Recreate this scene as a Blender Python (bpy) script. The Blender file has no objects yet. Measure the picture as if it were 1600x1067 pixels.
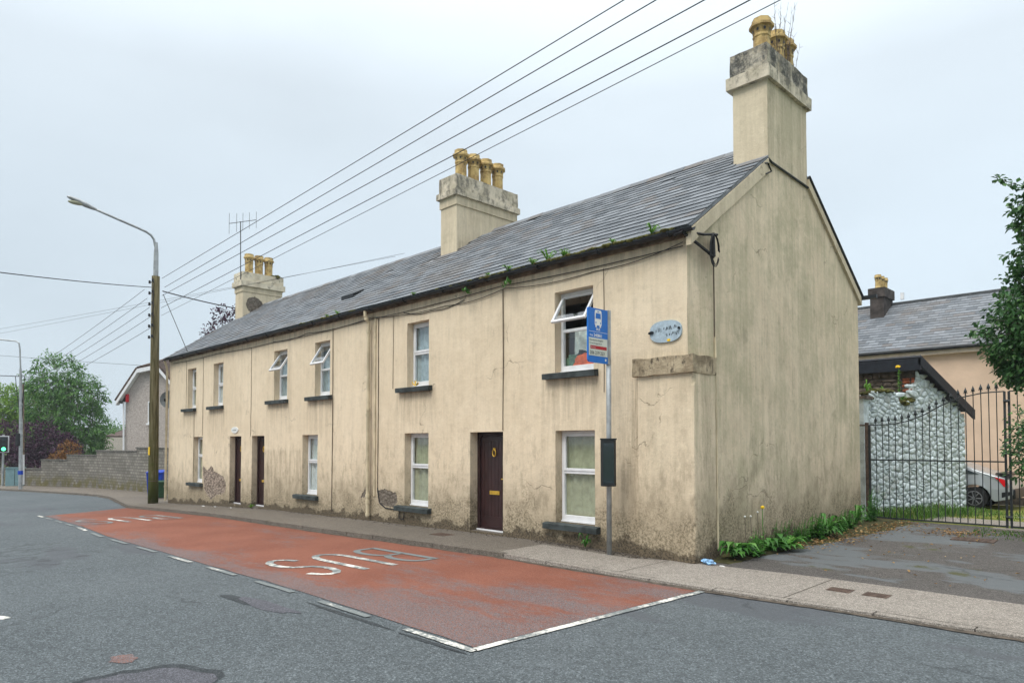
import bpy, math, random
from mathutils import Vector, Matrix, noise as mnoise
R = math.radians
random.seed(7)
sc = bpy.context.scene
COL = sc.collection

# ------------------------------------------------------------------ camera
cam = bpy.data.cameras.new('camera')
camo = bpy.data.objects.new('camera', cam); COL.objects.link(camo)
camo.location = (5.23, -9.14, 1.75)
camo.rotation_euler = (R(90 + 1.822), 0, R(45.373))
cam.sensor_width = 36; cam.lens = 24.12; cam.shift_y = 0.0778
cam.clip_start = 0.1; cam.clip_end = 6000
sc.camera = camo

# ------------------------------------------------------------------ sky: overcast
w = bpy.data.worlds.new('World'); sc.world = w; w.use_nodes = True
nt = w.node_tree; nt.nodes.clear()
out = nt.nodes.new('ShaderNodeOutputWorld'); bg = nt.nodes.new('ShaderNodeBackground')
sky = nt.nodes.new('ShaderNodeTexSky'); sky.sky_type = 'NISHITA'; sky.sun_disc = False
SUN_EL, SUN_AZ = R(52), R(200)
sky.sun_elevation = SUN_EL; sky.sun_rotation = SUN_AZ; sky.dust_density = 4.0
skm = nt.nodes.new('ShaderNodeVectorMath'); skm.operation = 'SCALE'; skm.inputs['Scale'].default_value = 0.10
nt.links.new(sky.outputs[0], skm.inputs[0])
tc = nt.nodes.new('ShaderNodeTexCoord'); sep = nt.nodes.new('ShaderNodeSeparateXYZ')
nt.links.new(tc.outputs['Generated'], sep.inputs[0])
# cloud layer: brighter overhead than at the horizon, as an overcast sky is
grd = nt.nodes.new('ShaderNodeValToRGB')
e = grd.color_ramp.elements
e[0].position = 0.0; e[0].color = (.49, .58, .65, 1)
e[1].position = 1.0; e[1].color = (1.0, 1.0, 1.0, 1)
for p, c in ((.30, (.55, .63, .69)), (.55, (.665, .735, .785))):
    q = grd.color_ramp.elements.new(p); q.color = (*c, 1)
nt.links.new(sep.outputs['Z'], grd.inputs[0])
mp = nt.nodes.new('ShaderNodeMapping'); mp.inputs['Scale'].default_value = (1.4, 1.4, 3.6)
nt.links.new(tc.outputs['Generated'], mp.inputs[0])
cn = nt.nodes.new('ShaderNodeTexNoise'); cn.inputs['Scale'].default_value = 1.3; cn.inputs['Detail'].default_value = 5
nt.links.new(mp.outputs[0], cn.inputs['Vector'])
cr = nt.nodes.new('ShaderNodeMapRange'); cr.inputs['From Min'].default_value = .3; cr.inputs['From Max'].default_value = .7
cr.inputs['To Min'].default_value = .94; cr.inputs['To Max'].default_value = 1.09
nt.links.new(cn.outputs[0], cr.inputs[0])
cl = nt.nodes.new('ShaderNodeVectorMath'); cl.operation = 'SCALE'
nt.links.new(grd.outputs[0], cl.inputs[0]); nt.links.new(cr.outputs[0], cl.inputs['Scale'])
zb = nt.nodes.new('ShaderNodeMapRange'); zb.inputs['From Min'].default_value = .45; zb.inputs['From Max'].default_value = 1
zb.inputs['To Min'].default_value = 1; zb.inputs['To Max'].default_value = 2.5
nt.links.new(sep.outputs['Z'], zb.inputs[0])
cl2 = nt.nodes.new('ShaderNodeVectorMath'); cl2.operation = 'SCALE'
nt.links.new(cl.outputs[0], cl2.inputs[0]); nt.links.new(zb.outputs[0], cl2.inputs['Scale'])
mx = nt.nodes.new('ShaderNodeMix'); mx.data_type = 'RGBA'; mx.inputs[0].default_value = .88
nt.links.new(skm.outputs[0], mx.inputs[6]); nt.links.new(cl2.outputs[0], mx.inputs[7])
# the cloud is thinner towards the north east
dt = nt.nodes.new('ShaderNodeVectorMath'); dt.operation = 'DOT_PRODUCT'; dt.inputs[1].default_value = (.35, .93, .1)
nt.links.new(tc.outputs['Generated'], dt.inputs[0])
dr = nt.nodes.new('ShaderNodeMapRange'); dr.inputs['From Min'].default_value = -1; dr.inputs['From Max'].default_value = 1; dr.inputs['To Min'].default_value = .93; dr.inputs['To Max'].default_value = 1.10
nt.links.new(dt.outputs['Value'], dr.inputs[0])
fs = nt.nodes.new('ShaderNodeVectorMath'); fs.operation = 'SCALE'; nt.links.new(mx.outputs[2], fs.inputs[0]); nt.links.new(dr.outputs[0], fs.inputs['Scale'])
nt.links.new(fs.outputs[0], bg.inputs[0]); bg.inputs[1].default_value = 1.0
nt.links.new(bg.outputs[0], out.inputs[0])

sun = bpy.data.lights.new('sun', 'SUN'); suno = bpy.data.objects.new('sun', sun); COL.objects.link(suno)
sun.energy = 1.5; sun.angle = R(25); sun.color = (1, .96, .9)
sd = Vector((.05, -.70, .95)).normalized()          # towards the sun
suno.rotation_euler = sd.to_track_quat('Z', 'Y').to_euler()
vs = sc.view_settings
vs.view_transform = 'Standard'; vs.look = 'None'; vs.exposure = 0.40; vs.gamma = 1.0; vs.use_curve_mapping = False

# ------------------------------------------------------------------ node helpers
class NM:
    def __init__(s, name):
        s.m = bpy.data.materials.new(name); s.m.use_nodes = True
        s.t = s.m.node_tree; s.t.nodes.clear()
        s.out = s.t.nodes.new('ShaderNodeOutputMaterial')
        s.b = s.t.nodes.new('ShaderNodeBsdfPrincipled')
        s.t.links.new(s.b.outputs[0], s.out.inputs[0])
        s.co = s.t.nodes.new('ShaderNodeTexCoord').outputs['Object']
    def put(s, sock, v):
        if hasattr(v, 'is_linked'): s.t.links.new(v, sock)
        elif isinstance(v, (tuple, list)) and len(v) == 3 and sock.type == 'RGBA': sock.default_value = (*v, 1)
        else: sock.default_value = v
    def n(s, typ, ins=None, **at):
        x = s.t.nodes.new('ShaderNode' + typ)
        for k, v in at.items(): setattr(x, k, v)
        for k, v in (ins or {}).items(): s.put(x.inputs[k], v)
        return x
    def noise(s, scale, detail=4, rough=.55, vec=None, dist=0):
        return s.n('TexNoise', {'Scale': scale, 'Detail': detail, 'Roughness': rough, 'Vector': vec or s.co, 'Distortion': dist}).outputs[0]
    def vor(s, scale, vec=None, feature='F1', out='Distance', rnd=1.0):
        return s.n('TexVoronoi', {'Scale': scale, 'Vector': vec or s.co, 'Randomness': rnd}, feature=feature).outputs[out]
    def map(s, scale, vec=None, loc=(0, 0, 0)):
        return s.n('Mapping', {'Scale': scale, 'Vector': vec or s.co, 'Location': loc}).outputs[0]
    def ma(s, op, a, b=0.0, clamp=False):
        x = s.n('Math', operation=op, use_clamp=clamp); s.put(x.inputs[0], a); s.put(x.inputs[1], b); return x.outputs[0]
    def rng(s, v, a, b, c=0.0, d=1.0, smooth=True):
        x = s.n('MapRange', {'Value': v, 'From Min': a, 'From Max': b, 'To Min': c, 'To Max': d})
        if smooth: x.interpolation_type = 'SMOOTHSTEP'
        return x.outputs[0]
    def mix(s, f, a, b, blend='MIX'):
        x = s.n('Mix', data_type='RGBA', blend_type=blend, clamp_factor=True)
        s.put(x.inputs[0], f); s.put(x.inputs[6], a); s.put(x.inputs[7], b); return x.outputs[2]
    def attr(s, name): return s.n('Attribute', attribute_name=name).outputs['Fac']
    def rand(s):
        a = s.n('NewGeometry').outputs['Random Per Island']; b = s.n('ObjectInfo').outputs['Random']
        return s.ma('FRACT', s.ma('ADD', a, b))
    def bump(s, h, strength=.5, dist=.02):
        x = s.n('Bump', {'Height': h, 'Strength': strength, 'Distance': dist}); s.put(s.b.inputs['Normal'], x.outputs[0])
    def set(s, col=None, rough=None, metal=None, spec=None):
        if col is not None: s.put(s.b.inputs['Base Color'], col)
        if rough is not None: s.put(s.b.inputs['Roughness'], rough)
        if metal is not None: s.put(s.b.inputs['Metallic'], metal)
        if spec is not None: s.put(s.b.inputs['Specular IOR Level'], spec)
        return s
M = {}
def simple(name, col, rough=.6, metal=0, vary=.25, nscale=9, bump=.0, bscale=60, spec=.3):
    k = NM(name)
    f = k.noise(nscale, 5)
    c = k.mix(k.rng(f, .3, .7), tuple(x * (1 - vary) for x in col), tuple(min(1, x * (1 + vary * .6)) for x in col))
    k.set(c, rough, metal, spec)
    if bump: k.bump(k.noise(bscale, 3), bump, .01)
    M[name] = k.m; return k.m

# ------------------------------------------------------------------ materials
def render_mat(name, cream, dull, green):
    k = NM(name)
    hag, st, peel, moss = k.attr('hag'), k.attr('stain'), k.attr('peel'), k.attr('moss')
    big = k.noise(.55, 4); med = k.noise(2.6, 6, .65); fine = k.noise(55, 4, .7)
    strk = k.noise(1.0, 5, .7, k.map((7, 7, .45)))
    strk2 = k.noise(1.0, 6, .75, k.map((17, 17, 1.6)))
    c = k.mix(k.rng(k.ma('ADD', k.ma('MULTIPLY', big, .6), k.ma('MULTIPLY', med, .4)), .36, .62), dull, cream)
    c = k.mix(k.rng(strk2, .55, .78, 0, .09), c, (dull[0] * .62, dull[1] * .62, dull[2] * .62))
    # rain streaks below sills and eaves
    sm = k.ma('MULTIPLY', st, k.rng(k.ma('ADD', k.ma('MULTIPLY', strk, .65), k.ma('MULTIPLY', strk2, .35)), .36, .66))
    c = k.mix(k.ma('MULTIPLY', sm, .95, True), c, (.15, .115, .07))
    # algae
    mm = k.ma('MULTIPLY', moss, k.rng(k.ma('ADD', k.ma('MULTIPLY', strk, .26), k.ma('MULTIPLY', k.noise(1.1, 8, .7), .74)), .40, .62))
    c = k.mix(mm, c, green)
    blt = k.ma('ADD', k.ma('MULTIPLY', k.noise(2.4, 10, .78), .7), k.ma('MULTIPLY', strk, .3))
    c = k.mix(k.ma('MULTIPLY', k.rng(blt, .53, .64), k.rng(k.ma('ADD', moss, st), 0, 1.2, .20, .36)), c, (.20, .175, .125))
    spk = k.rng(k.noise(14, 8, .8), .58, .70)
    c = k.mix(k.ma('MULTIPLY', k.ma('MULTIPLY', spk, k.ma('ADD', moss, st)), .55, True), c, (.085, .08, .062))
    # damp and mould rising from the ground
    hn = k.ma('SUBTRACT', hag, k.ma('MULTIPLY', k.ma('SUBTRACT', med, .38), 2.1))
    c = k.mix(k.rng(hn, 1.35, .1, 0, .55), c, (.25, .20, .135))
    fl = k.rng(k.noise(1.0, 8, .78, k.map((5, 5, 2.2))), .47, .63)
    c = k.mix(k.ma('MULTIPLY', fl, k.rng(hag, 2.6, .3, .12, .55)), c, (.22, .18, .12))
    hn2 = k.ma('SUBTRACT', hag, k.ma('MULTIPLY', k.ma('SUBTRACT', k.noise(1.5, 9, .72), .40), 2.6))
    grain = k.rng(k.noise(24, 6, .8), .40, .60)
    c = k.mix(k.ma('MULTIPLY', k.rng(hn2, .55, .0, 0, .85), grain), c, (.11, .09, .05))
    hn3 = k.ma('SUBTRACT', hag, k.ma('MULTIPLY', k.ma('SUBTRACT', k.noise(1.9, 7, .75), .42), .95))
    c = k.mix(k.rng(hn3, .10, .02), c, k.mix(k.rng(k.noise(30, 4), .4, .6), (.04, .032, .022), (.13, .10, .065)))
    # hairline cracks
    dv = k.n('Mix', {0: .35}, data_type='RGBA'); k.put(dv.inputs[6], k.co)
    k.put(dv.inputs[7], k.n('TexNoise', {'Scale': 3.0, 'Detail': 6, 'Vector': k.co}).outputs[1])
    cv = k.vor(.9, dv.outputs[2], 'DISTANCE_TO_EDGE')
    crk = k.ma('MULTIPLY', k.rng(cv, .006, .0015), k.rng(k.noise(.8, 3), .53, .62))
    c = k.mix(k.ma('MULTIPLY', crk, .5), c, (.13, .105, .075))
    # missing render
    pn = k.ma('ADD', peel, k.ma('MULTIPLY', k.ma('SUBTRACT', k.noise(7, 6, .7), .5), .55))
    pm = k.rng(pn, .0, .045)
    rub = k.vor(13, k.map((1, 1, 1.4)), 'F1')
    rc = k.mix(k.rng(k.noise(9, 6, .7), .35, .65), (.19, .145, .115), (.43, .35, .29))
    rc = k.mix(k.rng(rub, .42, .75, 0, .8), rc, (.09, .07, .055))
    rc = k.mix(k.rng(k.attr('dark'), .3, .7), rc, k.mix(k.rng(k.noise(12, 6, .7), .4, .62), (.085, .07, .058), (.17, .145, .12)))
    c = k.mix(pm, c, rc)
    c = k.mix(k.rng(fine, .35, .65, 0, .16), c, (cream[0] * .55, cream[1] * .55, cream[2] * .55))
    k.set(c, .92, 0, .15)
    h = k.ma('ADD', k.ma('MULTIPLY', fine, .35), k.ma('MULTIPLY', k.noise(9, 5), .8))
    h = k.ma('SUBTRACT', h, k.ma('MULTIPLY', pm, k.ma('ADD', 1.6, k.ma('MULTIPLY', rub, 1.4))))
    h = k.ma('SUBTRACT', h, k.ma('MULTIPLY', crk, .7))
    h = k.ma('SUBTRACT', h, k.ma('MULTIPLY', k.rng(hn3, .10, .02), 1.3))
    k.bump(h, .55, .02)
    M[name] = k.m
render_mat('render', (.785, .66, .485), (.70, .58, .415), (.45, .405, .27))
render_mat('chimney_render', (.72, .62, .455), (.60, .51, .365), (.36, .33, .215))

def asphalt_mat(name, a, b, patch=None, moss=0, cracks=.35, pt=.555, ps=.32, gr=130):
    k = NM(name)
    sp = k.vor(gr, None, 'F1', 'Color')
    g = k.n('SeparateColor', {0: sp}).outputs[0]
    big = k.noise(.25, 5); med = k.noise(1.7, 5, .65)
    c = k.mix(k.rng(k.ma('ADD', k.ma('MULTIPLY', big, .6), k.ma('MULTIPLY', med, .4)), .35, .65), a, b)
    c = k.mix(k.rng(g, .68, 1.0, 0, .65), c, tuple(min(1, x * 2.4) for x in b))
    c = k.mix(k.rng(g, .25, .0, 0, .75), c, tuple(x * .35 for x in a))
    c = k.mix(k.rng(k.noise(34, 5, .75), .52, .70, 0, .6), c, tuple(x * .40 for x in a))
    c = k.mix(k.rng(k.noise(20, 6, .8), .50, .68, 0, .5), c, tuple(min(1, x * 1.7) for x in b))
    c = k.mix(k.rng(k.noise(7, 6, .75), .50, .66, 0, .35), c, tuple(x * .6 for x in a))
    if patch:
        m1 = k.rng(k.noise(ps, 6, .6, k.map((.45, 1, 1))), pt, pt + .035)
        c = k.mix(k.ma('MULTIPLY', m1, .75), c, patch)
    if moss:
        m2 = k.rng(k.noise(.8, 7, .7), .58, .66)
        c = k.mix(k.ma('MULTIPLY', m2, moss), c, (.085, .085, .03))
    # cracks
    dv = k.n('Mix', {0: .4}, data_type='RGBA'); k.put(dv.inputs[6], k.co)
    k.put(dv.inputs[7], k.n('TexNoise', {'Scale': 2.0, 'Detail': 6, 'Vector': k.co}).outputs[1])
    crk = k.ma('MULTIPLY', k.rng(k.vor(.45, dv.outputs[2], 'DISTANCE_TO_EDGE'), .012, .003), k.rng(k.noise(.35, 3), .52, .6))
    c = k.mix(k.ma('MULTIPLY', crk, cracks), c, tuple(x * .25 for x in a))
    k.set(c, k.rng(med, .3, .7, .72, .9), 0, .3)
    h = k.ma('SUBTRACT', k.ma('MULTIPLY', k.vor(gr), .8), k.ma('MULTIPLY', crk, 2 * cracks))
    k.bump(k.ma('ADD', h, k.noise(40, 5, .7)), .8, .016)
    M[name] = k.m; return k
asphalt_mat('asphalt', (.066, .079, .085), (.098, .113, .12), (.08, .087, .097), gr=84)
asphalt_mat('drive', (.075, .068, .062), (.115, .106, .098), (.15, .17, .18), moss=.95, pt=.48, ps=.55)
asphalt_mat('pavement', (.118, .102, .083), (.17, .148, .122), None, moss=.15)
asphalt_mat('concrete', (.225, .20, .17), (.30, .27, .235), None, cracks=0)
asphalt_mat('old_patch', (.075, .078, .09), (.105, .106, .122), None)

k = NM('red_surface')
g = k.n('SeparateColor', {0: k.vor(130, None, 'F1', 'Color')}).outputs[0]
c = k.mix(k.rng(k.noise(.7, 5), .35, .65), (.172, .060, .036), (.212, .079, .049))
c = k.mix(k.rng(g, .7, 1, 0, .5), c, (.32, .14, .105)); c = k.mix(k.rng(g, .25, 0, 0, .6), c, (.10, .035, .025))
sx = k.n('SeparateXYZ', {0: k.co})
# tyre wear towards the near corner and the traffic edge
wear = k.ma('ADD', k.rng(sx.outputs[0], -5.5, .6, 0, .15), k.rng(sx.outputs[1], -3.8, -5.1, 0, .17))
wn = k.ma('ADD', k.ma('MULTIPLY', k.noise(.7, 3, .5, k.map((.5, 1.5, 1))), .6), k.ma('MULTIPLY', k.noise(7, 7, .75, k.map((.6, 1.4, 1))), .4))
wm = k.ma('MULTIPLY', k.rng(k.ma('ADD', wn, wear), .56, .70), k.rng(k.noise(60, 4, .8), .36, .56))
gm = k.mix(k.rng(g, .2, .9), (.075, .077, .083), (.17, .173, .18))
c = k.mix(k.ma('MULTIPLY', wm, .9), c, gm)
k.set(c, .85, 0, .25); k.bump(k.ma('ADD', k.vor(130), k.noise(45, 4)), .5, .012); M['red'] = k.m

def paint_mat(name, lo, hi):
    k = NM(name)
    wn = k.ma('ADD', k.ma('MULTIPLY', k.noise(1.7, 4), .45), k.ma('MULTIPLY', k.noise(15, 8, .85), .55))
    wm = k.rng(wn, lo, hi)
    c = k.mix(wm, k.mix(k.noise(40, 3), (.60, .58, .52), (.72, .70, .64)), k.mix(k.noise(60, 4), (.07, .085, .09), (.22, .24, .235)))
    k.set(c, .75, 0, .3); k.bump(k.noise(70, 4), .3, .01); M[name] = k.m
paint_mat('road_paint', .44, .54); paint_mat('road_paint_worn', .36, .46); paint_mat('road_paint_fresh', .49, .60)

k = NM('slate')
r = k.rand()
c = k.mix(r, (.108, .121, .135), (.205, .222, .24))
c = k.mix(k.rng(k.ma('FRACT', k.ma('MULTIPLY', r, 7.3)), .8, 1.0, 0, .7), c, (.145, .13, .12))
c = k.mix(k.rng(k.noise(.55, 6, .7), .47, .66, 0, .5), c, (.15, .13, .112))
c = k.mix(k.rng(k.noise(16, 7, .75), .58, .68, 0, .45), c, (.24, .25, .24))
c = k.mix(k.rng(k.noise(2.1, 7, .75, None), .62, .70, 0, .6), c, (.05, .048, .044))
k.set(c, .8, 0, .25); k.bump(k.noise(30, 5), .4, .006); M['slate'] = k.m

k = NM('pot')
c = k.mix(k.rng(k.noise(4, 5, .65), .38, .62), (.30, .20, .075), (.56, .41, .17))
c = k.mix(k.rng(k.noise(9, 7, .75), .55, .68, 0, .85), c, (.085, .07, .04))
k.set(c, .7, 0, .3); k.bump(k.noise(40, 4), .3, .01); M['pot'] = k.m

k = NM('lichen_block')      # weathered chimney heads
c = k.mix(k.rng(k.noise(3, 5), .35, .65), (.40, .35, .26), (.58, .53, .43))
c = k.mix(k.rng(k.ma('ADD', k.ma('MULTIPLY', k.noise(3.2, 8, .75), .65), k.ma('MULTIPLY', k.noise(1.0, 5, .7, k.map((4, 4, 1.2))), .35)), .40, .56), c, (.075, .075, .068))
c = k.mix(k.rng(k.noise(22, 7, .8), .50, .62, 0, .7), c, (.27, .26, .23))
k.set(c, .95, 0, .1); k.bump(k.noise(28, 6, .7), .6, .02); M['lichen_block'] = k.m
k = NM('lichen_light')
c = k.mix(k.rng(k.noise(3, 5), .35, .65), (.50, .44, .33), (.66, .60, .47))
c = k.mix(k.rng(k.noise(4, 8, .75), .54, .66, 0, .75), c, (.12, .11, .09))
k.set(c, .95, 0, .1); k.bump(k.noise(28, 6, .7), .6, .02); M['lichen_light'] = k.m
k = NM('lichen_mid')
c = k.mix(k.rng(k.noise(3, 5), .35, .65), (.46, .41, .31), (.64, .57, .45))
c = k.mix(k.rng(k.ma('ADD', k.ma('MULTIPLY', k.noise(3.5, 9, .78), .6), k.ma('MULTIPLY', k.noise(1.0, 5, .7, k.map((5, 5, 1.2))), .4)), .46, .60, 0, .85), c, (.11, .105, .09))
k.set(c, .95, 0, .1); k.bump(k.noise(28, 6, .7), .6, .02); M['lichen_mid'] = k.m
k = NM('ledge')
c = k.mix(k.rng(k.noise(4, 6, .7), .35, .65), (.24, .19, .125), (.46, .38, .26))
c = k.mix(k.rng(k.noise(1.0, 6, .75, k.map((7, 7, 3))), .52, .62, 0, .85), c, (.07, .06, .045))
k.set(c, .95, 0, .1); k.bump(k.noise(22, 6, .7), .7, .03); M['ledge'] = k.m

simple('pvc', (.72, .73, .74), .35, vary=.08, nscale=5, spec=.4)
simple('sill', (.045, .055, .055), .8, vary=.5, nscale=6, bump=.5, bscale=30)
simple('gutter_black', (.018, .022, .026), .45, vary=.5, nscale=4)
simple('fascia_wood', (.19, .14, .095), .9, vary=.5, nscale=5, bump=.4)
simple('pipe_cream', (.55, .47, .32), .6, vary=.25, nscale=3)
simple('cable', (.015, .015, .016), .6)
simple('wall_cable', (.11, .085, .06), .8)
simple('door_maroon', (.032, .013, .013), .38, vary=.3, nscale=3, spec=.45)
simple('door_frame_paint', (.028, .012, .012), .5, vary=.3)
simple('brass', (.72, .46, .07), .35, .6, vary=.2)
simple('curtain_net', (.60, .64, .65), .9, vary=.12)
simple('curtain_green', (.40, .40, .285), .9, vary=.15)
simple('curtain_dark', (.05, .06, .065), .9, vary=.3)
simple('curtain_sky_tint', (.34, .42, .46), .9, vary=.2)  # blue-grey sky reflection of the upper panes, put into the cloth colour
simple('orange_cloth', (.62, .10, .02), .9, vary=.35, nscale=5)
simple('green_cloth', (.07, .16, .10), .9, vary=.5, nscale=6)
simple('white_cloth', (.66, .72, .68), .9, vary=.3, nscale=6)
simple('galv', (.36, .38, .385), .5, .35, vary=.25, nscale=5)
simple('dark_grey_metal', (.06, .066, .07), .5, .2, vary=.3)
simple('black_plastic', (.012, .014, .015), .35, vary=.3, spec=.5)
simple('sign_blue', (.005, .155, .56), .35, vary=.06, spec=.4)
simple('sign_white', (.78, .80, .79), .4, vary=.05)
simple('sign_panel', (.60, .64, .58), .45, vary=.06)
simple('sign_red', (.42, .02, .035), .4, vary=.08)
simple('sign_ink', (.04, .05, .06), .5, vary=.1)
simple('plaque_blue', (.37, .46, .52), .6, vary=.2, nscale=16)
simple('plaque_white', (.72, .73, .70), .6, vary=.15)
simple('gate_iron', (.035, .042, .045), .55, .3, vary=.35, nscale=12)
k = NM('whitewash')
c = k.mix(k.rng(k.noise(5, 6, .7), .35, .62), (.40, .455, .46), (.63, .70, .71))
c = k.mix(k.rng(k.rand(), .78, 1.0, 0, .5), c, (.34, .34, .30))
c = k.mix(k.rng(k.noise(2.2, 7, .75), .56, .68, 0, .7), c, (.20, .20, .15))
k.set(c, .95, 0, .1); k.bump(k.noise(30, 6, .7), .8, .02); M['whitewash'] = k.m
if 0: simple('x', (.5, .5, .5), .95, vary=.32, nscale=7, bump=.8, bscale=34)
simple('whitewash_mortar', (.46, .51, .50), .97, vary=.45, nscale=8, bump=.8, bscale=34)
simple('brown_stone', (.13, .105, .085), .95, vary=.5, nscale=7, bump=.8, bscale=25)
simple('brick_red', (.28, .085, .04), .9, vary=.4, nscale=12, bump=.5)
simple('mortar_brown', (.085, .07, .055), .97, vary=.5, nscale=10, bump=.6)
simple('fascia_navy', (.010, .014, .022), .5, vary=.3)
simple('peach', (.64, .475, .35), .95, vary=.07, nscale=2, bump=.9, bscale=7)
simple('peach_trim', (.62, .52, .41), .8, vary=.1)
simple('dark_render', (.065, .055, .05), .95, vary=.5, nscale=4, bump=.6)
simple('pebbledash', (.42, .375, .34), .97, vary=.28, nscale=16, bump=1, bscale=20)
simple('white_paint', (.72, .73, .74), .5, vary=.08)
simple('roof_tile_brown', (.085, .058, .048), .9, vary=.45, nscale=5)
simple('alarm_red', (.55, .02, .03), .5)
simple('dish_grey', (.16, .18, .19), .5, vary=.15)
simple('block_coping', (.13, .125, .11), .95, vary=.4, bump=.5)
simple('bin_blue', (.008, .05, .40), .45, vary=.15)
simple('bin_green', (.015, .06, .025), .5, vary=.2)
simple('cabinet', (.17, .28, .30), .5, vary=.12)
simple('rubber', (.012, .012, .013), .8)
simple('alloy', (.14, .145, .15), .4, .1)
simple('trim_dark', (.01, .012, .014), .4)
simple('cover_iron', (.105, .072, .056), .8, .1, vary=.35, nscale=14, bump=.6)
simple('bark', (.085, .07, .05), .95, vary=.4, nscale=12, bump=.7)
simple('bark_birch', (.34, .32, .28), .9, vary=.5, nscale=9)
simple('litter_white', (.72, .72, .70), .6)
simple('litter_blue', (.25, .45, .70), .3, vary=.6, nscale=20)
simple('yellow_petal', (.80, .52, .02), .6, vary=.15)
simple('seed_white', (.6, .6, .55), .9)
simple('twig', (.12, .09, .075), .9)
simple('moss', (.085, .082, .02), .97, vary=.6, nscale=20, bump=.8)
simple('soil_moss', (.060, .056, .018), .97, vary=.6, nscale=5, bump=.8)
simple('aluminium', (.5, .51, .52), .35, .8)

k = NM('car_paint'); k.set((.36, .39, .41), .3, .35, .5); k.put(k.b.inputs['Coat Weight'], .5); M['car_paint'] = k.m
k = NM('tail_red'); k.set((.60, .008, .015), .15, 0, .6); M['tail_red'] = k.m
k = NM('glass')
k.t.nodes.remove(k.b)
fr = k.n('Fresnel', {'IOR': 1.55}).outputs[0]
gl = k.n('BsdfGlossy', {'Color': (.95, .97, 1), 'Roughness': .03}); tr = k.n('BsdfTransparent', {'Color': (.97, .985, .975)})
ff = k.ma('MULTIPLY', k.ma('MULTIPLY', fr, 1.8, True), k.ma('SUBTRACT', 1.0, k.n('NewGeometry').outputs['Backfacing']))
ms = k.n('MixShader', {0: ff}); k.t.links.new(tr.outputs[0], ms.inputs[1]); k.t.links.new(gl.outputs[0], ms.inputs[2])
k.t.links.new(ms.outputs[0], k.out.inputs[0]); M['glass'] = k.m
k = NM('dark_glass'); k.set((.02, .03, .035), .06, 0, .6); M['dark_glass'] = k.m
k = NM('signal_green'); k.set((.1, .9, .4), .3); k.put(k.b.inputs['Emission Color'], (.12, 1, .45)); k.put(k.b.inputs['Emission Strength'], 1.6); M['signal_green'] = k.m

k = NM('wood_pole')
c = k.mix(k.rng(k.noise(1.0, 5, .7, k.map((14, 14, .7))), .35, .65), (.060, .052, .022), (.17, .145, .08))
sz = k.n('SeparateXYZ', {0: k.co}).outputs[2]
c = k.mix(k.ma('MULTIPLY', k.rng(sz, 3.2, -.5), k.rng(k.noise(2, 5), .3, .55)), c, (.050, .060, .012))
k.set(c, .95, 0, .1); k.bump(k.noise(1.0, 5, .7, k.map((50, 50, 2))), .6, .015); M['wood_pole'] = k.m

k = NM('block_wall')
bt = k.n('TexBrick', {'Vector': k.n('Mapping', {'Vector': k.co, 'Rotation': (R(90), 0, 0)}).outputs[0], 'Scale': 1.0, 'Mortar Size': .014, 'Brick Width': .30, 'Row Height': .15, 'Mortar Smooth': .3,
    'Color1': (.18, .17, .15), 'Color2': (.28, .262, .23), 'Mortar': (.085, .08, .07)})
c = k.mix(k.rng(k.noise(1.2, 6, .7), .4, .65, 0, .6), bt.outputs[0], (.12, .112, .095))
hz = k.n('SeparateXYZ', {0: k.co}).outputs[2]
c = k.mix(k.ma('MULTIPLY', k.rng(hz, .2, -.7, 0, .8), k.rng(k.noise(2, 5), .4, .6)), c, (.12, .105, .03))
k.set(c, .95, 0, .1); k.bump(bt.outputs[1], -.6, .02); M['block_wall'] = k.m

def leaf_mat(name, a, b, c3=None, rough=.5, trans=.25):
    k = NM(name)
    r = k.rand()
    c = k.mix(r, a, b)
    if c3: c = k.mix(k.rng(k.ma('FRACT', k.ma('MULTIPLY', r, 9.7)), .86, .9), c, c3)
    c = k.mix(k.rng(k.noise(1.1, 3), .38, .62, 0, .35), c, tuple(x * .55 for x in a))
    k.set(c, rough, 0, .35)
    tl = k.n('BsdfTranslucent', {'Color': c}); ms = k.n('MixShader', {0: trans})
    k.t.links.new(k.b.outputs[0], ms.inputs[1]); k.t.links.new(tl.outputs[0], ms.inputs[2]); k.t.links.new(ms.outputs[0], k.out.inputs[0])
    M[name] = k.m
leaf_mat('leaf_dark', (.03, .095, .03), (.085, .20, .06), (.15, .30, .09), .35)
leaf_mat('leaf_birch', (.05, .155, .03), (.15, .32, .07))
leaf_mat('leaf_lime', (.11, .23, .015), (.24, .40, .04))
leaf_mat('leaf_purple', (.035, .014, .034), (.095, .036, .075), (.14, .06, .10))
leaf_mat('leaf_orange', (.20, .085, .018), (.34, .17, .035))
leaf_mat('leaf_green', (.04, .15, .02), (.09, .27, .04), (.15, .33, .07), .45)
leaf_mat('leaf_bright', (.09, .24, .02), (.19, .38, .05), None, .5, .35)
leaf_mat('grass', (.045, .13, .015), (.12, .24, .035), (.22, .24, .07), .6)
leaf_mat('dead_leaf', (.16, .075, .022), (.42, .27, .11), (.5, .38, .2), .8, .1)

k = NM('yard_grass')
c = k.mix(k.rng(k.noise(2, 6, .7), .4, .6), (.10, .135, .022), (.20, .20, .055))
c = k.mix(k.rng(k.noise(.8, 5, .6), .56, .62), c, (.17, .17, .16))
k.set(c, .95, 0, .1); k.bump(k.noise(30, 5), .8, .03); M['yard_grass'] = k.m
k = NM('field')
c = k.mix(k.rng(k.noise(.02, 5), .4, .6), (.05, .085, .02), (.09, .12, .035)); k.set(c, .95, 0, .1); M['field'] = k.m
k = NM('hill')
c = k.mix(k.rng(k.noise(.012, 6, .7), .45, .58), (.045, .075, .025), (.10, .14, .05)); k.set(c, .95, 0, .1); M['hill'] = k.m

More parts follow.
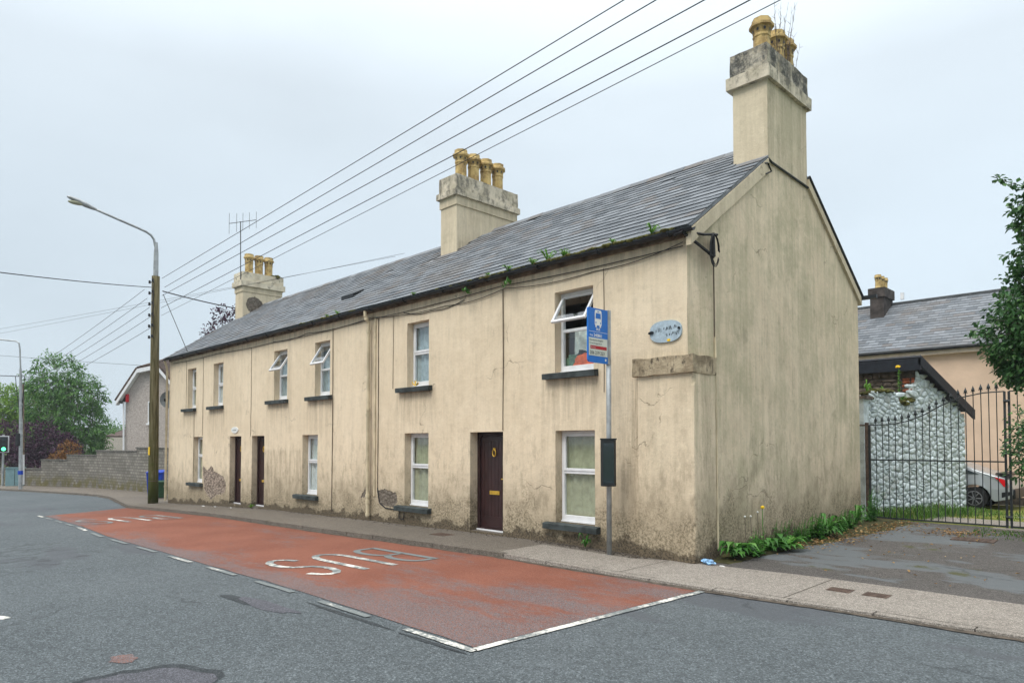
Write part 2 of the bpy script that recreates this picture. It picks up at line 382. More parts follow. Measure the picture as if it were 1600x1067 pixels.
# ------------------------------------------------------------------ mesh helpers
def lerp(x, xs, ys):
    if x <= xs[0]: return ys[0]
    for i in range(len(xs) - 1):
        if x <= xs[i + 1]:
            return ys[i] + (ys[i + 1] - ys[i]) * (x - xs[i]) / (xs[i + 1] - xs[i])
    return ys[-1]
GX = [-200, -60, -40, -30, -22.6, -18, -14, -8.5, -3, 50]; GZ = [-.8, -.8, -.75, -.66, -.53, -.34, -.19, -.09, 0, 0]
def G(x): return lerp(x, GX, GZ)
def ROAD(x): return G(x) - .085
def drop(x): return lerp(x, [-6, -2.5, .5, 60], [0, .015, .05, .05])
def PAVE(x): return G(x) - drop(x)

class MB:
    def __init__(s): s.v = []; s.f = []; s.at = {}
    def add(s, vs, fs):
        o = len(s.v); s.v += [tuple(p) for p in vs]; s.f += [tuple(i + o for i in q) for q in fs]; return s
    def quad(s, *p): return s.add(p, [tuple(range(len(p)))])
    def box(s, x0, x1, y0, y1, z0, z1):
        return s.add([(x0, y0, z0), (x1, y0, z0), (x1, y1, z0), (x0, y1, z0), (x0, y0, z1), (x1, y0, z1), (x1, y1, z1), (x0, y1, z1)],
                     [(0, 3, 2, 1), (4, 5, 6, 7), (0, 1, 5, 4), (1, 2, 6, 5), (2, 3, 7, 6), (3, 0, 4, 7)])
    def prism(s, poly, fn0, fn1):      # extrude outline between two mappings
        n = len(poly); a = [fn0(*p) for p in poly]; b = [fn1(*p) for p in poly]
        return s.add(a + b, [tuple(range(n))[::-1], tuple(range(n, 2 * n))] + [(i, (i + 1) % n, n + (i + 1) % n, n + i) for i in range(n)])
    def tube(s, pts, r, seg=6, cap=True):
        pts = [Vector(p) for p in pts]; n = len(pts)
        rs = r if isinstance(r, (list, tuple)) else [r] * n
        vs = []; fs = []; up = Vector((0, 0, 1))
        for i, p in enumerate(pts):
            d = (pts[min(i + 1, n - 1)] - pts[max(i - 1, 0)]).normalized()
            if i == 0: a = d.cross(up if abs(d.z) < .9 else Vector((1, 0, 0))).normalized()
            else: a = (a - d * a.dot(d)).normalized()
            b = d.cross(a)
            for j in range(seg):
                t = 2 * math.pi * j / seg
                vs.append(p + (a * math.cos(t) + b * math.sin(t)) * rs[i])
        for i in range(n - 1):
            for j in range(seg):
                k2 = (j + 1) % seg
                fs.append((i * seg + j, i * seg + k2, (i + 1) * seg + k2, (i + 1) * seg + j))
        if cap: fs += [tuple(range(seg))[::-1], tuple(range((n - 1) * seg, n * seg))]
        return s.add(vs, fs)
    def lathe(s, prof, c, seg=8, rot=0):
        vs = []; fs = []; n = len(prof)
        for r, z in prof:
            for j in range(seg):
                t = 2 * math.pi * j / seg + rot
                vs.append((c[0] + r * math.cos(t), c[1] + r * math.sin(t), c[2] + z))
        for i in range(n - 1):
            for j in range(seg):
                k2 = (j + 1) % seg
                fs.append((i * seg + j, i * seg + k2, (i + 1) * seg + k2, (i + 1) * seg + j))
        fs += [tuple(range(seg))[::-1], tuple(range((n - 1) * seg, n * seg))]
        return s.add(vs, fs)
    def build(s, name, mat, parent=None, origin=None, smooth=False, bevel=0):
        me = bpy.data.meshes.new(name)
        vs = s.v
        if origin is not None:
            ox, oy, oz = origin; vs = [(a - ox, b - oy, c - oz) for a, b, c in s.v]
        me.from_pydata(vs, [], s.f); me.update()
        for an, vals in s.at.items():
            a = me.attributes.new(an, 'FLOAT', 'POINT'); a.data.foreach_set('value', vals)
        mats = mat if isinstance(mat, (list, tuple)) else [mat]
        for m in mats: me.materials.append(M[m] if isinstance(m, str) else m)
        if smooth: me.polygons.foreach_set('use_smooth', [True] * len(me.polygons))
        o = bpy.data.objects.new(name, me); COL.objects.link(o)
        if origin is not None: o.location = origin
        if bevel:
            b = o.modifiers.new('bevel', 'BEVEL'); b.width = bevel; b.segments = 2; b.limit_method = 'ANGLE'
        if parent: par(o, parent)
        return o
def wloc(p):
    v = Vector(p.get('base', (0, 0, 0))); return v
def par(o, p):
    o.parent = p
    q = p
    while q.parent: q = q.parent
    if q.type == 'EMPTY' and p is q: o.matrix_parent_inverse = Matrix.Translation(-q.location)
    elif p.type == 'MESH' and not p.parent and p.location.length > 0: o.matrix_parent_inverse = Matrix.Translation(-p.location)
def inst(name, mesh, parent, mat4):
    o = bpy.data.objects.new(name, mesh); COL.objects.link(o)
    par(o, parent); o.matrix_basis = mat4; return o
def tag(o, label, cat, group=None, kind=None):
    if label: o['label'] = label
    if cat: o['category'] = cat
    if group: o['group'] = group
    if kind: o['kind'] = kind
    return o
def thing(name, loc, label, cat, group=None):
    o = bpy.data.objects.new(name, None); COL.objects.link(o); o.location = loc; o.empty_display_size = .2
    return tag(o, label, cat, group)
def struct(o): o['kind'] = 'structure'; return o
def text_mb(body, size, fn, align='LEFT', thick=1.0):
    cu = bpy.data.curves.new('t', 'FONT'); cu.body = body; cu.size = size; cu.align_x = align; cu.resolution_u = 2; cu.offset = .0 if thick == 1 else thick
    o = bpy.data.objects.new('t', cu); COL.objects.link(o)
    dg = bpy.context.evaluated_depsgraph_get(); me = bpy.data.meshes.new_from_object(o.evaluated_get(dg))
    mb = MB(); mb.add([fn(v.co.x, v.co.y) for v in me.vertices], [tuple(p.vertices) for p in me.polygons])
    bpy.data.objects.remove(o); bpy.data.curves.remove(cu); bpy.data.meshes.remove(me)
    return mb
def nz(x, y, z=0, s=1): return mnoise.noise(Vector((x * s, y * s, z * s)))

#@GROUND
# ------------------------------------------------------------------ ground
KX = [-60, -48, -41.3, -39.3, -33.6, -31.5, -29.5, -25.5, -22.3, -15, -8, -4.5, -1.2, .8, 2.2, 4, 14]
KY = [-9, -5.2, -2.6, -1.95, -.65, -.32, -.3, -.95, -1.5, -1.66, -1.68, -1.55, -1.5, -1.42, -1.33, -1.25, -1.1]
def KERB(x): return lerp(x, KX, KY)
def BACK(x): return lerp(x, [-.2, -.12, 1.3, 2.5, 14], [.04, .06, .26, .30, .25])
xs = sorted(set([x for x in GX if -120 < x < 16] + KX + [i * 1.5 for i in range(-40, 10)] + [-120, -90, 16]))
mb = MB(); nvx = len(xs)
for x in xs: mb.v += [(x, -40, ROAD(x)), (x, -8, ROAD(x)), (x, KERB(x) + .05, ROAD(x))]
for i in range(nvx - 1):
    for j in range(2): mb.f.append((i * 3 + j, (i + 1) * 3 + j, (i + 1) * 3 + j + 1, i * 3 + j + 1))
road = struct(mb.build('road', 'asphalt'))
mb = MB(); mb.quad((-1140, -1100, -1.3), (1140, -1100, -1.3), (1140, 1140, -1.3), (-1140, 1140, -1.3))
struct(mb.build('terrain', 'field'))
# pavement
px = [x for x in xs if -60 <= x <= 14]
px = sorted(set(px + [-22.8, -22.79, -.2, -.12, 2.5, 1.3, -2.5, -6, .5]))
mb = MB()
for x in px:
    yb = 7.0 if x <= -22.8 else BACK(x)
    z = PAVE(x); mb.v += [(x, KERB(x) + .13, z), (x, yb, z + (.0 if x < -.2 else .01))]
for i in range(len(px) - 1): mb.f.append((2 * i, 2 * i + 2, 2 * i + 3, 2 * i + 1))
pave = struct(mb.build('pavement', 'pavement'))
# kerb stones, one by one
x = 9.0
while x > -46:
    L = .90; xa, xb = x - L + .018, x
    mb = MB()
    a = (xa, KERB(xa)); b = (xb, KERB(xb)); zt = .006 + random.uniform(-.003, .003)
    mb.add([(a[0], a[1], ROAD(xa) - .1), (b[0], b[1], ROAD(xb) - .1), (b[0], b[1] + .13, ROAD(xb) - .1), (a[0], a[1] + .13, ROAD(xa) - .1),
            (a[0], a[1] + .012, PAVE(xa) + zt), (b[0], b[1] + .012, PAVE(xb) + zt), (b[0], b[1] + .13, PAVE(xb) + zt), (a[0], a[1] + .13, PAVE(xa) + zt)],
           [(0, 3, 2, 1), (4, 5, 6, 7), (0, 1, 5, 4), (1, 2, 6, 5), (2, 3, 7, 6), (3, 0, 4, 7)])
    mb.build('kerb_stone', 'concrete' if x > -2.5 else 'pavement', pave)
    x -= L
# concrete bays at the crossing
for (xa, xb) in ((-2.9, -.55), (-.53, 1.72), (1.74, 4.2), (4.22, 7.5)):
    mb = MB(); n = 5
    for i in range(n + 1):
        xx = xa + (xb - xa) * i / n
        yb = (-.38 if xx < -.6 else -.10) if xx < -.1 else BACK(xx) - .02
        mb.v += [(xx, KERB(xx) + .135, PAVE(xx) + .006), (xx, yb, PAVE(xx) + .014)]
    for i in range(n): mb.f.append((2 * i, 2 * i + 2, 2 * i + 3, 2 * i + 1))
    mb.build('concrete_bay', 'concrete', pave)
# driveway and yard
mb = MB(); n = 16
for i in range(n + 1):
    xx = -.25 + 14 * i / n
    for yy, zz in ((BACK(xx) - .01, PAVE(xx) + .004), (1.2, -.03), (4, -.01), (8.05, .0)): mb.v.append((xx, yy, zz))
for i in range(n):
    for j in range(3): mb.f.append((i * 4 + j, i * 4 + 4 + j, i * 4 + 5 + j, i * 4 + 1 + j))
struct(mb.build('driveway', 'drive'))
mb = MB().quad((-8, 8.0, .004), (16, 8.0, .004), (16, 40, .004), (-8, 40, .004)); struct(mb.build('yard', 'yard_grass'))
mb = MB().quad((.6, 8.5, .010), (9, 8.5, .010), (9, 9.6, .010), (.75, 9.6, .010)); struct(mb.build('yard_path', 'concrete'))
# low moss bank along the gable foot
mb = MB(); n = 26
for i in range(n + 1):
    yy = .30 + 7.35 * i / n; wd = (.42 + .25 * abs(nz(yy, 3, 0, .9)) + .08 * (yy - 1)); ta_ = min(1, i / 3)
    for t, h in ((0, .07), (.45, .05), (1, -.012)):
        mb.v.append((-.14 + wd * t, yy, lerp(yy, [0, 1.2, 4, 8], [-.03, -.03, -.01, 0]) + (h * ta_ if h > 0 else h) + .02 * nz(yy, t, 1, 3) * ta_))
for i in range(n):
    for j in range(2): mb.f.append((i * 3 + j, i * 3 + j + 1, i * 3 + 4 + j, i * 3 + 3 + j))
struct(mb.build('moss_bank', 'soil_moss', smooth=True))
# bus box surfacing and markings
def strip(poly, dz, name, mat, n=1):
    mb = MB(); mb.quad(*[(x, y, ROAD(x) + dz) for x, y in poly]); return mb.build(name, mat, road)
mb = MB(); n = 44
for i in range(n + 1):
    t = i / n; xa = .74 + (-22.3 - .74) * t; xb = .56 + (-20.15 - .56) * t
    ya = min(KERB(xa) - .01, -1.4); yb = -5.0 + .55 * max(0, t - .55) / .45 + .035 * nz(xb, 0, 0, 2.3)
    if i == 0: ya = -1.43
    for j in range(5):
        u = j / 4; xx = xa + (xb - xa) * u; mb.v.append((xx, ya + (yb - ya) * u, ROAD(xx) + .006))
for i in range(n):
    for j in range(4): mb.f.append((i * 5 + j, i * 5 + j + 1, i * 5 + 6 + j, i * 5 + 5 + j))
mb.build('bus_box_surfacing', 'red', road)
mb = MB(); n = 18
for i in range(n + 1):
    t = i / n; xx = .76 - .18 * t; yy = -1.46 - 3.6 * t; j1 = .008 * nz(i, 0, 0, .8)
    mb.v += [(xx + j1, yy, ROAD(xx) + .011), (xx + .09 + j1 * 2, yy - .01, ROAD(xx) + .011)]
for i in range(n): mb.f.append((2 * i, 2 * i + 2, 2 * i + 3, 2 * i + 1))
mb.build('line_marking', 'road_paint', road)
x = .66; i = 0
while x > -20.6:
    L = 1.02; t = max(0, (-x / 20.7 - .55) / .45); yc = -5.09 + .55 * t
    mb = MB(); nn = 6
    for q in range(nn + 1):
        xx = x - L * q / nn; yy = -5.09 + .55 * max(0, (-xx / 20.7 - .55) / .45)
        mb.v += [(xx, yy - .045 + .014 * nz(xx, 1, 0, 4), ROAD(xx) + .011), (xx, yy + .035 + .014 * nz(xx, 5, 0, 4), ROAD(xx) + .011)]
    for q in range(nn): mb.f.append((2 * q, 2 * q + 2, 2 * q + 3, 2 * q + 1))
    mb.build('dash_marking', 'road_paint_worn' if i % 4 else 'road_paint', road)
    x -= 1.68; i += 1
def stroke(mb, pts, wd, x0, y0, sx, sy):
    # pts in letter space (u right, v up); driver reads along +x, letters stand towards +x
    P = [Vector((x0 + v * sx, y0 - u * sy)) for u, v in pts]
    n = len(P); Lf = []; Rt = []
    for i in range(n):
        d = (P[min(i + 1, n - 1)] - P[max(0, i - 1)]).normalized(); nn = Vector((-d.y, d.x))
        # bars that run along the road are thinner than they look long
        Lf.append(P[i] + nn * wd / 2); Rt.append(P[i] - nn * wd / 2)
    o = len(mb.v)
    for a, b in zip(Lf, Rt): mb.v += [(a.x, a.y, ROAD(a.x) + .013), (b.x, b.y, ROAD(b.x) + .013)]
    for i in range(n - 1): mb.f.append((o + 2 * i, o + 2 * i + 2, o + 2 * i + 3, o + 2 * i + 1))
def arc(cx, cy, rx, ry, a0, a1, n=8):
    return [(cx + rx * math.cos(R(a0 + (a1 - a0) * i / n)), cy + ry * math.sin(R(a0 + (a1 - a0) * i / n))) for i in range(n + 1)]
LET = {
 'B': [[(.08, 0), (.08, 1)], [(.08, .97), (.5, .97)] + arc(.5, .74, .3, .23, 90, -90)[1:] + [(.08, .51)], [(.5, .51)] + arc(.52, .27, .34, .24, 90, -90)[1:] + [(.08, .03)]],
 'U': [[(.08, 1), (.08, .3)] + arc(.48, .3, .40, .27, 180, 360) + [(.88, 1)]],
 'S': [arc(.47, .74, .36, .23, 20, 270) + arc(.47, .27, .38, .24, 90, -160)[1:]]}
def road_word(x0, y0, hgt, wid, mat):
    u = 0
    for ch in 'BUS':
        mb = MB()
        for p in LET[ch]: stroke(mb, p, .12, x0, y0 - u, hgt, wid)
        o = mb.build('letter_marking', mat[ch], road); o['label'] = 'worn white road letter ' + ch
        u += wid + .17
road_word(-5.25, -2.25, 1.85, .62, {'B': 'road_paint_worn', 'U': 'road_paint', 'S': 'road_paint'})
road_word(-16.6, -2.35, 2.3, .62, {'B': 'road_paint_worn', 'U': 'road_paint', 'S': 'road_paint_worn'})
# grit and grime lying in the channel along the kerb
mb = MB(); n = 260
for i in range(n + 1):
    xx = 9 - 40 * i / n; wd = .05 + .05 * abs(nz(xx, 7, 0, .9)) + .03 * nz(xx, 2, 0, 5)
    mb.v += [(xx, KERB(xx) - max(.015, wd), ROAD(xx) + .009), (xx, KERB(xx) + .01, ROAD(xx) + .016)]
for i in range(n): mb.f.append((2 * i, 2 * i + 1, 2 * i + 3, 2 * i + 2))
mb.build('channel_grime', 'mortar_brown', road)
# worn patches in the carriageway
def blob(cx, cy, rx, ry, name, mat, dz, ang=0, seed=0, n=30):
    mb = MB(); vs = []
    for i in range(n):
        t = 2 * math.pi * i / n; k2 = 1 + .38 * nz(math.cos(t) * 1.6 + seed, math.sin(t) * 1.6, seed) + .12 * nz(math.cos(t) * 6, math.sin(t) * 6, seed)
        a, b = rx * k2 * math.cos(t), ry * k2 * math.sin(t)
        X, Y = cx + a * math.cos(ang) - b * math.sin(ang), cy + a * math.sin(ang) + b * math.cos(ang)
        vs.append((X, Y, ROAD(X) + dz))
    mb.quad(*vs); return mb.build(name, mat, road)
blob(-2.3, -5.62, .62, .12, 'worn_patch', 'old_patch', .004, R(4), 3)
asphalt_mat('tar_dark', (.030, .036, .040), (.05, .058, .063), None, cracks=0)
blob(-.38, -7.62, .60, .62, 'worn_patch', 'tar_dark', .003, R(20), 5)
blob(-.33, -7.64, .56, .57, 'worn_patch', 'old_patch', .006, R(20), 5)
blob(-2.75, -5.72, .5, .08, 'worn_patch', 'tar_dark', .003, R(4), 13)
blob(-1.2, -5.21, .8, .035, 'worn_patch', 'tar_dark', .003, R(1), 15)
blob(.1, -5.2, .45, .03, 'worn_patch', 'tar_dark', .0045, R(1), 17)
blob(-1.3, -7.35, .14, .1, 'worn_patch', 'red', .004, 0, 8)
blob(-3.8, -7.85, .16, .06, 'worn_patch', 'road_paint', .004, .3, 11)
# distant hill
mb = MB(); n = 60
for i in range(n + 1):
    t = i / n; a = R(100) + R(100) * t; rr = 820
    h = 23 + 9 * nz(t * 7, 0, 0, 1) + 2.5 * nz(t * 40, 3)
    for q, (dr, hh) in enumerate(((0, -1.4), (60, h * .5), (130, h), (260, -1.4))):
        mb.v.append(((rr + dr) * math.cos(a), (rr + dr) * math.sin(a), hh))
for i in range(n):
    for j in range(3): mb.f.append((i * 4 + j, i * 4 + 4 + j, i * 4 + 5 + j, i * 4 + 1 + j))
struct(mb.build('hills', 'hill', smooth=True))

#@HOUSE
# ------------------------------------------------------------------ the terrace
XL, XF, XG, YG0, YB = -22.8, -.25, -.13, .54, 6.88
EY, EZ, RY, RZ = -.16, 5.0, 3.4, 7.46
SL = (RZ - EZ) / (RY - EY)
def roofz(y): return EZ + SL * (y - EY) if y <= RY else RZ - (RZ - 5.02) * (y - RY) / (7.0 - RY)
house = thing('terrace_house', (-11.4, 3.4, -.2), 'long cream rendered two storey terrace with slate roof and stained walls', 'house')
UP = [(-20.88, -20.08), (-18.50, -17.68), (-13.96, -13.15), (-11.57, -10.78), (-7.39, -6.60), (-2.94, -2.06)]
LO = [(-20.27, -19.40), (-12.22, -11.38), (-7.47, -6.60), (-2.93, -2.04)]
DO = [(-17.07, -16.20, -.20), (-15.42, -14.56, -.17), (-5.24, -4.27, 0.0)]
UZ, LZ, DT = (2.99, 4.44), (.34, 1.97), 1.97
OPEN = [(a, b, UZ[0], UZ[1], .165) for a, b in UP] + [(a, b, LZ[0], LZ[1], .17) for a, b in LO] + [(a, b, z, DT, .20 if a > -6 else .17) for a, b, z in DO]
SILLS = [(-21.25, -20.02, 2.99), (-18.82, -17.60, 2.99), (-14.33, -13.06, 2.99), (-11.92, -10.66, 2.99), (-7.69, -6.47, 2.99), (-3.15, -1.96, 2.99),
         (-20.62, -19.32, .34), (-12.54, -11.30, .34), (-7.72, -6.48, .34), (-3.14, -1.92, .34)]
PEEL = [[(-19.38, .99), (-18.95, .80), (-18.55, 1.0), (-18.3, .80), (-17.6, .66), (-17.32, .40), (-17.45, .08), (-18.1, .02), (-18.6, -.18), (-19.2, .12)],
        [(-8.6, .62), (-8.3, .68), (-7.8, .62), (-7.72, .40), (-7.95, .27), (-8.4, .30)], [(-8.95, .80), (-8.9, .45), (-9.3, .42)]]
def sdp(x, z, poly):      # distance to an outline, positive inside
    d = 9; ins_ = False; n = len(poly)
    for i in range(n):
        (ax, az), (bx_, bz_) = poly[i], poly[(i + 1) % n]
        ex, ez = bx_ - ax, bz_ - az; t = max(0, min(1, ((x - ax) * ex + (z - az) * ez) / (ex * ex + ez * ez)))
        d = min(d, math.hypot(x - ax - ex * t, z - az - ez * t))
        if (az > z) != (bz_ > z) and x < (bx_ - ax) * (z - az) / (bz_ - az) + ax: ins_ = not ins_
    return d if ins_ else -d
def a_facade(x, y, z):
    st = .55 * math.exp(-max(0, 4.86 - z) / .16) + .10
    for a, b, zs in SILLS:
        if a - .08 < x < b + .08 and z < zs: st = max(st, .72 * math.exp(-(zs - z) / .75))
    st = max(st, .6 * math.exp(-abs(x + 8.75) / .22), .5 * math.exp(-abs(x + 13.05) / .12) * (z > 2))
    if x > -1.9 and z < 3.2: st = max(st, .34)
    if -1.45 < x and z < 3.0: st = max(st, .34 + .5 * max(0, 1 - abs(x + 1.12) / .3))
    if -15 < x < -12.3 and z < 1.6: st = max(st, .55)
    pe = -1.5
    for poly in PEEL: pe = max(pe, sdp(x, z, poly) / .30)
    return (z - G(x), st, pe, .03)
def a_gable(x, y, z):
    st = .45 * math.exp(-max(0, roofz(y) - z) / .35) + .13
    return (z - .02, st, -1.5, .80 + .2 * nz(y, z, 0, .4))
def a_chamfer(x, y, z): return (z - .02, .38, -1.5, 1.0)
def a_plain(x, y, z): return (3, .1, -1.5, .15)
def push(mb, fn, p):
    mb.v.append(p)
    for nme, val in zip(('hag', 'stain', 'peel', 'moss', 'dark'), (*fn(*p), 1.0 if (-9.6 < p[0] < -7 or p[2] > 6) else 0.0)): mb.at.setdefault(nme, []).append(val)
    return len(mb.v) - 1
def wob(x, z): return .011 * nz(x, z, 2, .8) + .006 * nz(x, z, 9, 2.6)
wall = MB()
bx = sorted(set([round(v, 3) for o in OPEN for v in o[:2]] + [XL, XF])); ux = []
for a, b in zip(bx, bx[1:]):
    n = max(1, round((b - a) / .09)); ux += [a + (b - a) * i / n for i in range(n)]
ux.append(XF)
bz = sorted(set([round(v, 3) for o in OPEN for v in o[2:4]] + [-.8, 5.0])); uz = []
for a, b in zip(bz, bz[1:]):
    n = max(1, round((b - a) / .09)); uz += [a + (b - a) * i / n for i in range(n)]
uz.append(5.0)
idx = {}
def fv(i, j):
    if (i, j) not in idx: idx[(i, j)] = push(wall, a_facade, (ux[i], wob(ux[i], uz[j]), uz[j]))
    return idx[(i, j)]
for i in range(len(ux) - 1):
    for j in range(len(uz) - 1):
        cx, cz = (ux[i] + ux[i + 1]) / 2, (uz[j] + uz[j + 1]) / 2
        if any(a < cx < b and c < cz < d for a, b, c, d, r in OPEN): continue
        wall.f.append((fv(i, j), fv(i + 1, j), fv(i + 1, j + 1), fv(i, j + 1)))
for a, b, c, d, r in OPEN:      # reveals
    r2 = r + .12
    for p, q, side in (((a, c), (a, d), 0), ((b, d), (b, c), 0), ((a, d), (b, d), 0), ((b, c), (a, c), 1)):
        n = 6
        for s in range(n):
            t0, t1 = s / n, (s + 1) / n
            P0 = (p[0] + (q[0] - p[0]) * t0, p[1] + (q[1] - p[1]) * t0); P1 = (p[0] + (q[0] - p[0]) * t1, p[1] + (q[1] - p[1]) * t1)
            ids = [push(wall, a_facade, (P0[0], wob(*P0), P0[1])), push(wall, a_facade, (P1[0], wob(*P1), P1[1])),
                   push(wall, a_facade, (P1[0], r2, P1[1])), push(wall, a_facade, (P0[0], r2, P0[1]))]
            wall.f.append(tuple(ids))
def vgrid(mb, fn, A, B, z0, topf, nu, nv):
    ids = [[0] * (nv + 1) for _ in range(nu + 1)]
    for i in range(nu + 1):
        t = i / nu; x = A[0] + (B[0] - A[0]) * t; y = A[1] + (B[1] - A[1]) * t; zt = topf(y)
        for j in range(nv + 1): ids[i][j] = push(mb, fn, (x + .006 * nz(y, j * .2, 4) * (0 < i < nu), y, z0 + (zt - z0) * j / nv))
    for i in range(nu):
        for j in range(nv): mb.f.append((ids[i][j], ids[i + 1][j], ids[i + 1][j + 1], ids[i][j + 1]))
vgrid(wall, a_chamfer, (XF, 0), (XG, YG0), -.2, lambda y: roofz(y) - .06, 5, 36)
gtopz = lambda y: min(roofz(y) - .06, 6.74)
vgrid(wall, a_gable, (XG, YG0), (XG, RY), -.2, gtopz, 40, 50)
vgrid(wall, a_gable, (XG, RY), (XG, YB), -.2, gtopz, 44, 50)
vgrid(wall, a_plain, (XG, YB), (XL, YB), -.8, lambda y: 5.0, 8, 4)
vgrid(wall, a_plain, (XL, YB), (XL, RY), -.8, lambda y: roofz(y) - .06, 8, 8)
vgrid(wall, a_plain, (XL, RY), (XL, 0), -.8, lambda y: roofz(y) - .06, 8, 8)
wall.build('wall', 'render', house)

# corner pier and its broken ledge
def rough_box(x0, x1, y0, y1, z0, z1, step, amp, fn, chip=0):
    mb = MB()
    def dsp(p):
        x, y, z = p
        n1 = Vector((nz(x, y, z + 3, 6), nz(x + 9, y, z, 6), nz(x, y + 7, z, 6))) * amp
        if chip and abs(x - x1) < .05 and abs(y - y0) < .05:
            c = max(0, nz(z, 1, 1, 5) - .12) * chip + .012; n1 += Vector((-c, c, 0))
        return (x + n1.x, y + n1.y, z + n1.z)
    def face(o, u, v, nu, nv):
        ids = {}
        for i in range(nu + 1):
            for j in range(nv + 1):
                p = tuple(o[k2] + u[k2] * i / nu + v[k2] * j / nv for k2 in range(3))
                ids[i, j] = push(mb, fn, dsp(p))
        for i in range(nu):
            for j in range(nv): mb.f.append((ids[i, j], ids[i + 1, j], ids[i + 1, j + 1], ids[i, j + 1]))
    dx, dy, dz = x1 - x0, y1 - y0, z1 - z0
    nx, ny, nn = [max(1, round(d / step)) for d in (dx, dy, dz)]
    face((x0, y0, z0), (dx, 0, 0), (0, 0, dz), nx, nn); face((x1, y0, z0), (0, dy, 0), (0, 0, dz), ny, nn)
    face((x0, y1, z0), (0, -dy, 0), (0, 0, dz), ny, nn); face((x0, y0, z1), (dx, 0, 0), (0, dy, 0), nx, ny)
    face((x0, y1, z0), (dx, 0, 0), (0, -dy, 0), nx, ny); face((x1, y1, z0), (-dx, 0, 0), (0, 0, dz), nx, nn)
    return mb
rough_box(-1.10, -.10, -.085, .545, -.2, 2.83, .055, .004, lambda x, y, z: (z, .45 if y > -.07 else .2, -1.5, .16 if y < -.07 else .85), chip=.05).build('corner_pier', 'render', house, smooth=False)
rough_box(-1.17, -.085, -.14, .56, 2.80, 3.07, .045, .014, lambda x, y, z: (3, .6, -1.5, .5)).build('ledge', 'ledge', house)

# roof
roof_m = MB()
for xa, xb, y0, y1 in ((XL - .06, -.765, EY, RY), (XL - .06, -.765, 7.0, RY), (-.765, XG + .02, EY, 2.505), (-.765, XG + .02, 7.0, 4.185)):
    z0, z1 = (EZ if y0 == EY else 5.02), roofz(y1)
    roof_m.add([(xa, y0, z0), (xb, y0, z0), (xb, y1, z1), (xa, y1, z1), (xa, y0, z0 - .05), (xb, y0, z0 - .05), (xb, y1, z1 - .05), (xa, y1, z1 - .05)],
               [(0, 1, 2, 3), (7, 6, 5, 4), (0, 4, 5, 1), (1, 5, 6, 2), (3, 7, 4, 0), (2, 6, 7, 3)])
roof = roof_m.build('roof', 'slate', house)
LS = math.hypot(RY - EY, RZ - EZ); ang = math.atan2(RZ - EZ, RY - EY)
gauge = .222; ncrs = int(LS / gauge) + 1
def slate_mesh(wd):
    m2 = MB(); hw = wd / 2
    m2.add([(-hw, 0, .010), (hw, 0, .010), (hw, .29, -.010), (-hw, .29, -.010), (-hw, 0, .020), (hw, 0, .020), (hw, .29, -.001), (-hw, .29, -.001)],
           [(0, 3, 2, 1), (4, 5, 6, 7), (0, 1, 5, 4), (1, 2, 6, 5), (2, 3, 7, 6), (3, 0, 4, 7)])
    me = bpy.data.meshes.new('slate'); me.from_pydata(m2.v, [], m2.f); me.materials.append(M['slate']); return me, m2
SW = .30
sl_me, sl_mb = slate_mesh(SW - .008)
sl_all = []
rotX = Matrix.Rotation(ang, 4, 'X')
STACKS = [(-.78, -.1, 2.48, 4.3), (-9.34, -8.62, 2.47, 4.9), (-22.86, -22.06, 2.47, 4.4)]
for cidx in range(ncrs):
    s = cidx * gauge
    x = XG + .02 - SW / 2 + (SW / 2 if cidx % 2 else 0) - .0
    while x > XL - .1:
        y = EY + s * math.cos(ang); z = EZ + s * math.sin(ang)
        xx = min(x, XG + .03 - SW / 2)
        if not any(a < xx < b and c - .1 < y < d for a, b, c, d in STACKS) and s + .29 < LS + .14:
            jit = Matrix.Rotation(R(random.gauss(0, .5)), 4, 'Z')
            dsl = 0
            rr = random.random()
            if rr < .012: jit = Matrix.Rotation(R(random.uniform(-7, 7)), 4, 'Z'); dsl = random.uniform(-.05, 0)
            sag = .02 * nz(xx, s, 0, .35)
            mt = Matrix.Translation((xx, y - .03 + dsl * .8, z - .02 + .006 + random.random() * .004 + sag * .5 + dsl * .55)) @ rotX @ jit
            if rr > .995: pass
            else: sl_all.append((xx, mt))
        x -= SW
sl_all.sort(key=lambda q: -q[0])
for xx, mt in sl_all[:300]: inst('slate', sl_me, roof, mt)
mb = MB()
for xx, mt in sl_all[300:]: mb.add([mt @ Vector(p) for p in sl_mb.v], sl_mb.f)
rs = mb.build('slates', 'slate', roof); rs['kind'] = 'stuff'
# ridge tiles
rt = MB(); prof = [(-.15, -.10), (-.13, -.085), (0, .035), (.13, -.085), (.15, -.10), (0, .012)]
rt.prism(prof, lambda a, b: (0, a, b), lambda a, b: (.445, a, b)); rt_me = bpy.data.meshes.new('ridge_tile'); rt_me.from_pydata(rt.v, [], rt.f); rt_me.materials.append(M['slate'])
x = XL + .7
while x < -.8:
    if not (-9.75 < x < -8.6): inst('ridge_tile', rt_me, roof, Matrix.Translation((x, RY, RZ + .03 + .012 * nz(x, 0, 0, .5))) @ Matrix.Rotation(R(random.gauss(0, .5)), 4, 'Y'))
    x += .45
# lifted vent slate on the roof
yv = EY + 1.05; zv = EZ + SL * 1.05
MB().add([(-11.75, yv, zv + .03), (-11.15, yv, zv + .03), (-11.15, yv + .35, zv + .27), (-11.75, yv + .35, zv + .27), (-11.75, yv, zv + .13), (-11.15, yv, zv + .13), (-11.15, yv + .35, zv + .30), (-11.75, yv + .35, zv + .30)],
         [(0, 3, 2, 1), (4, 5, 6, 7), (0, 1, 5, 4), (1, 2, 6, 5), (2, 3, 7, 6), (3, 0, 4, 7)]).build('roof_vent', 'trim_dark', roof)
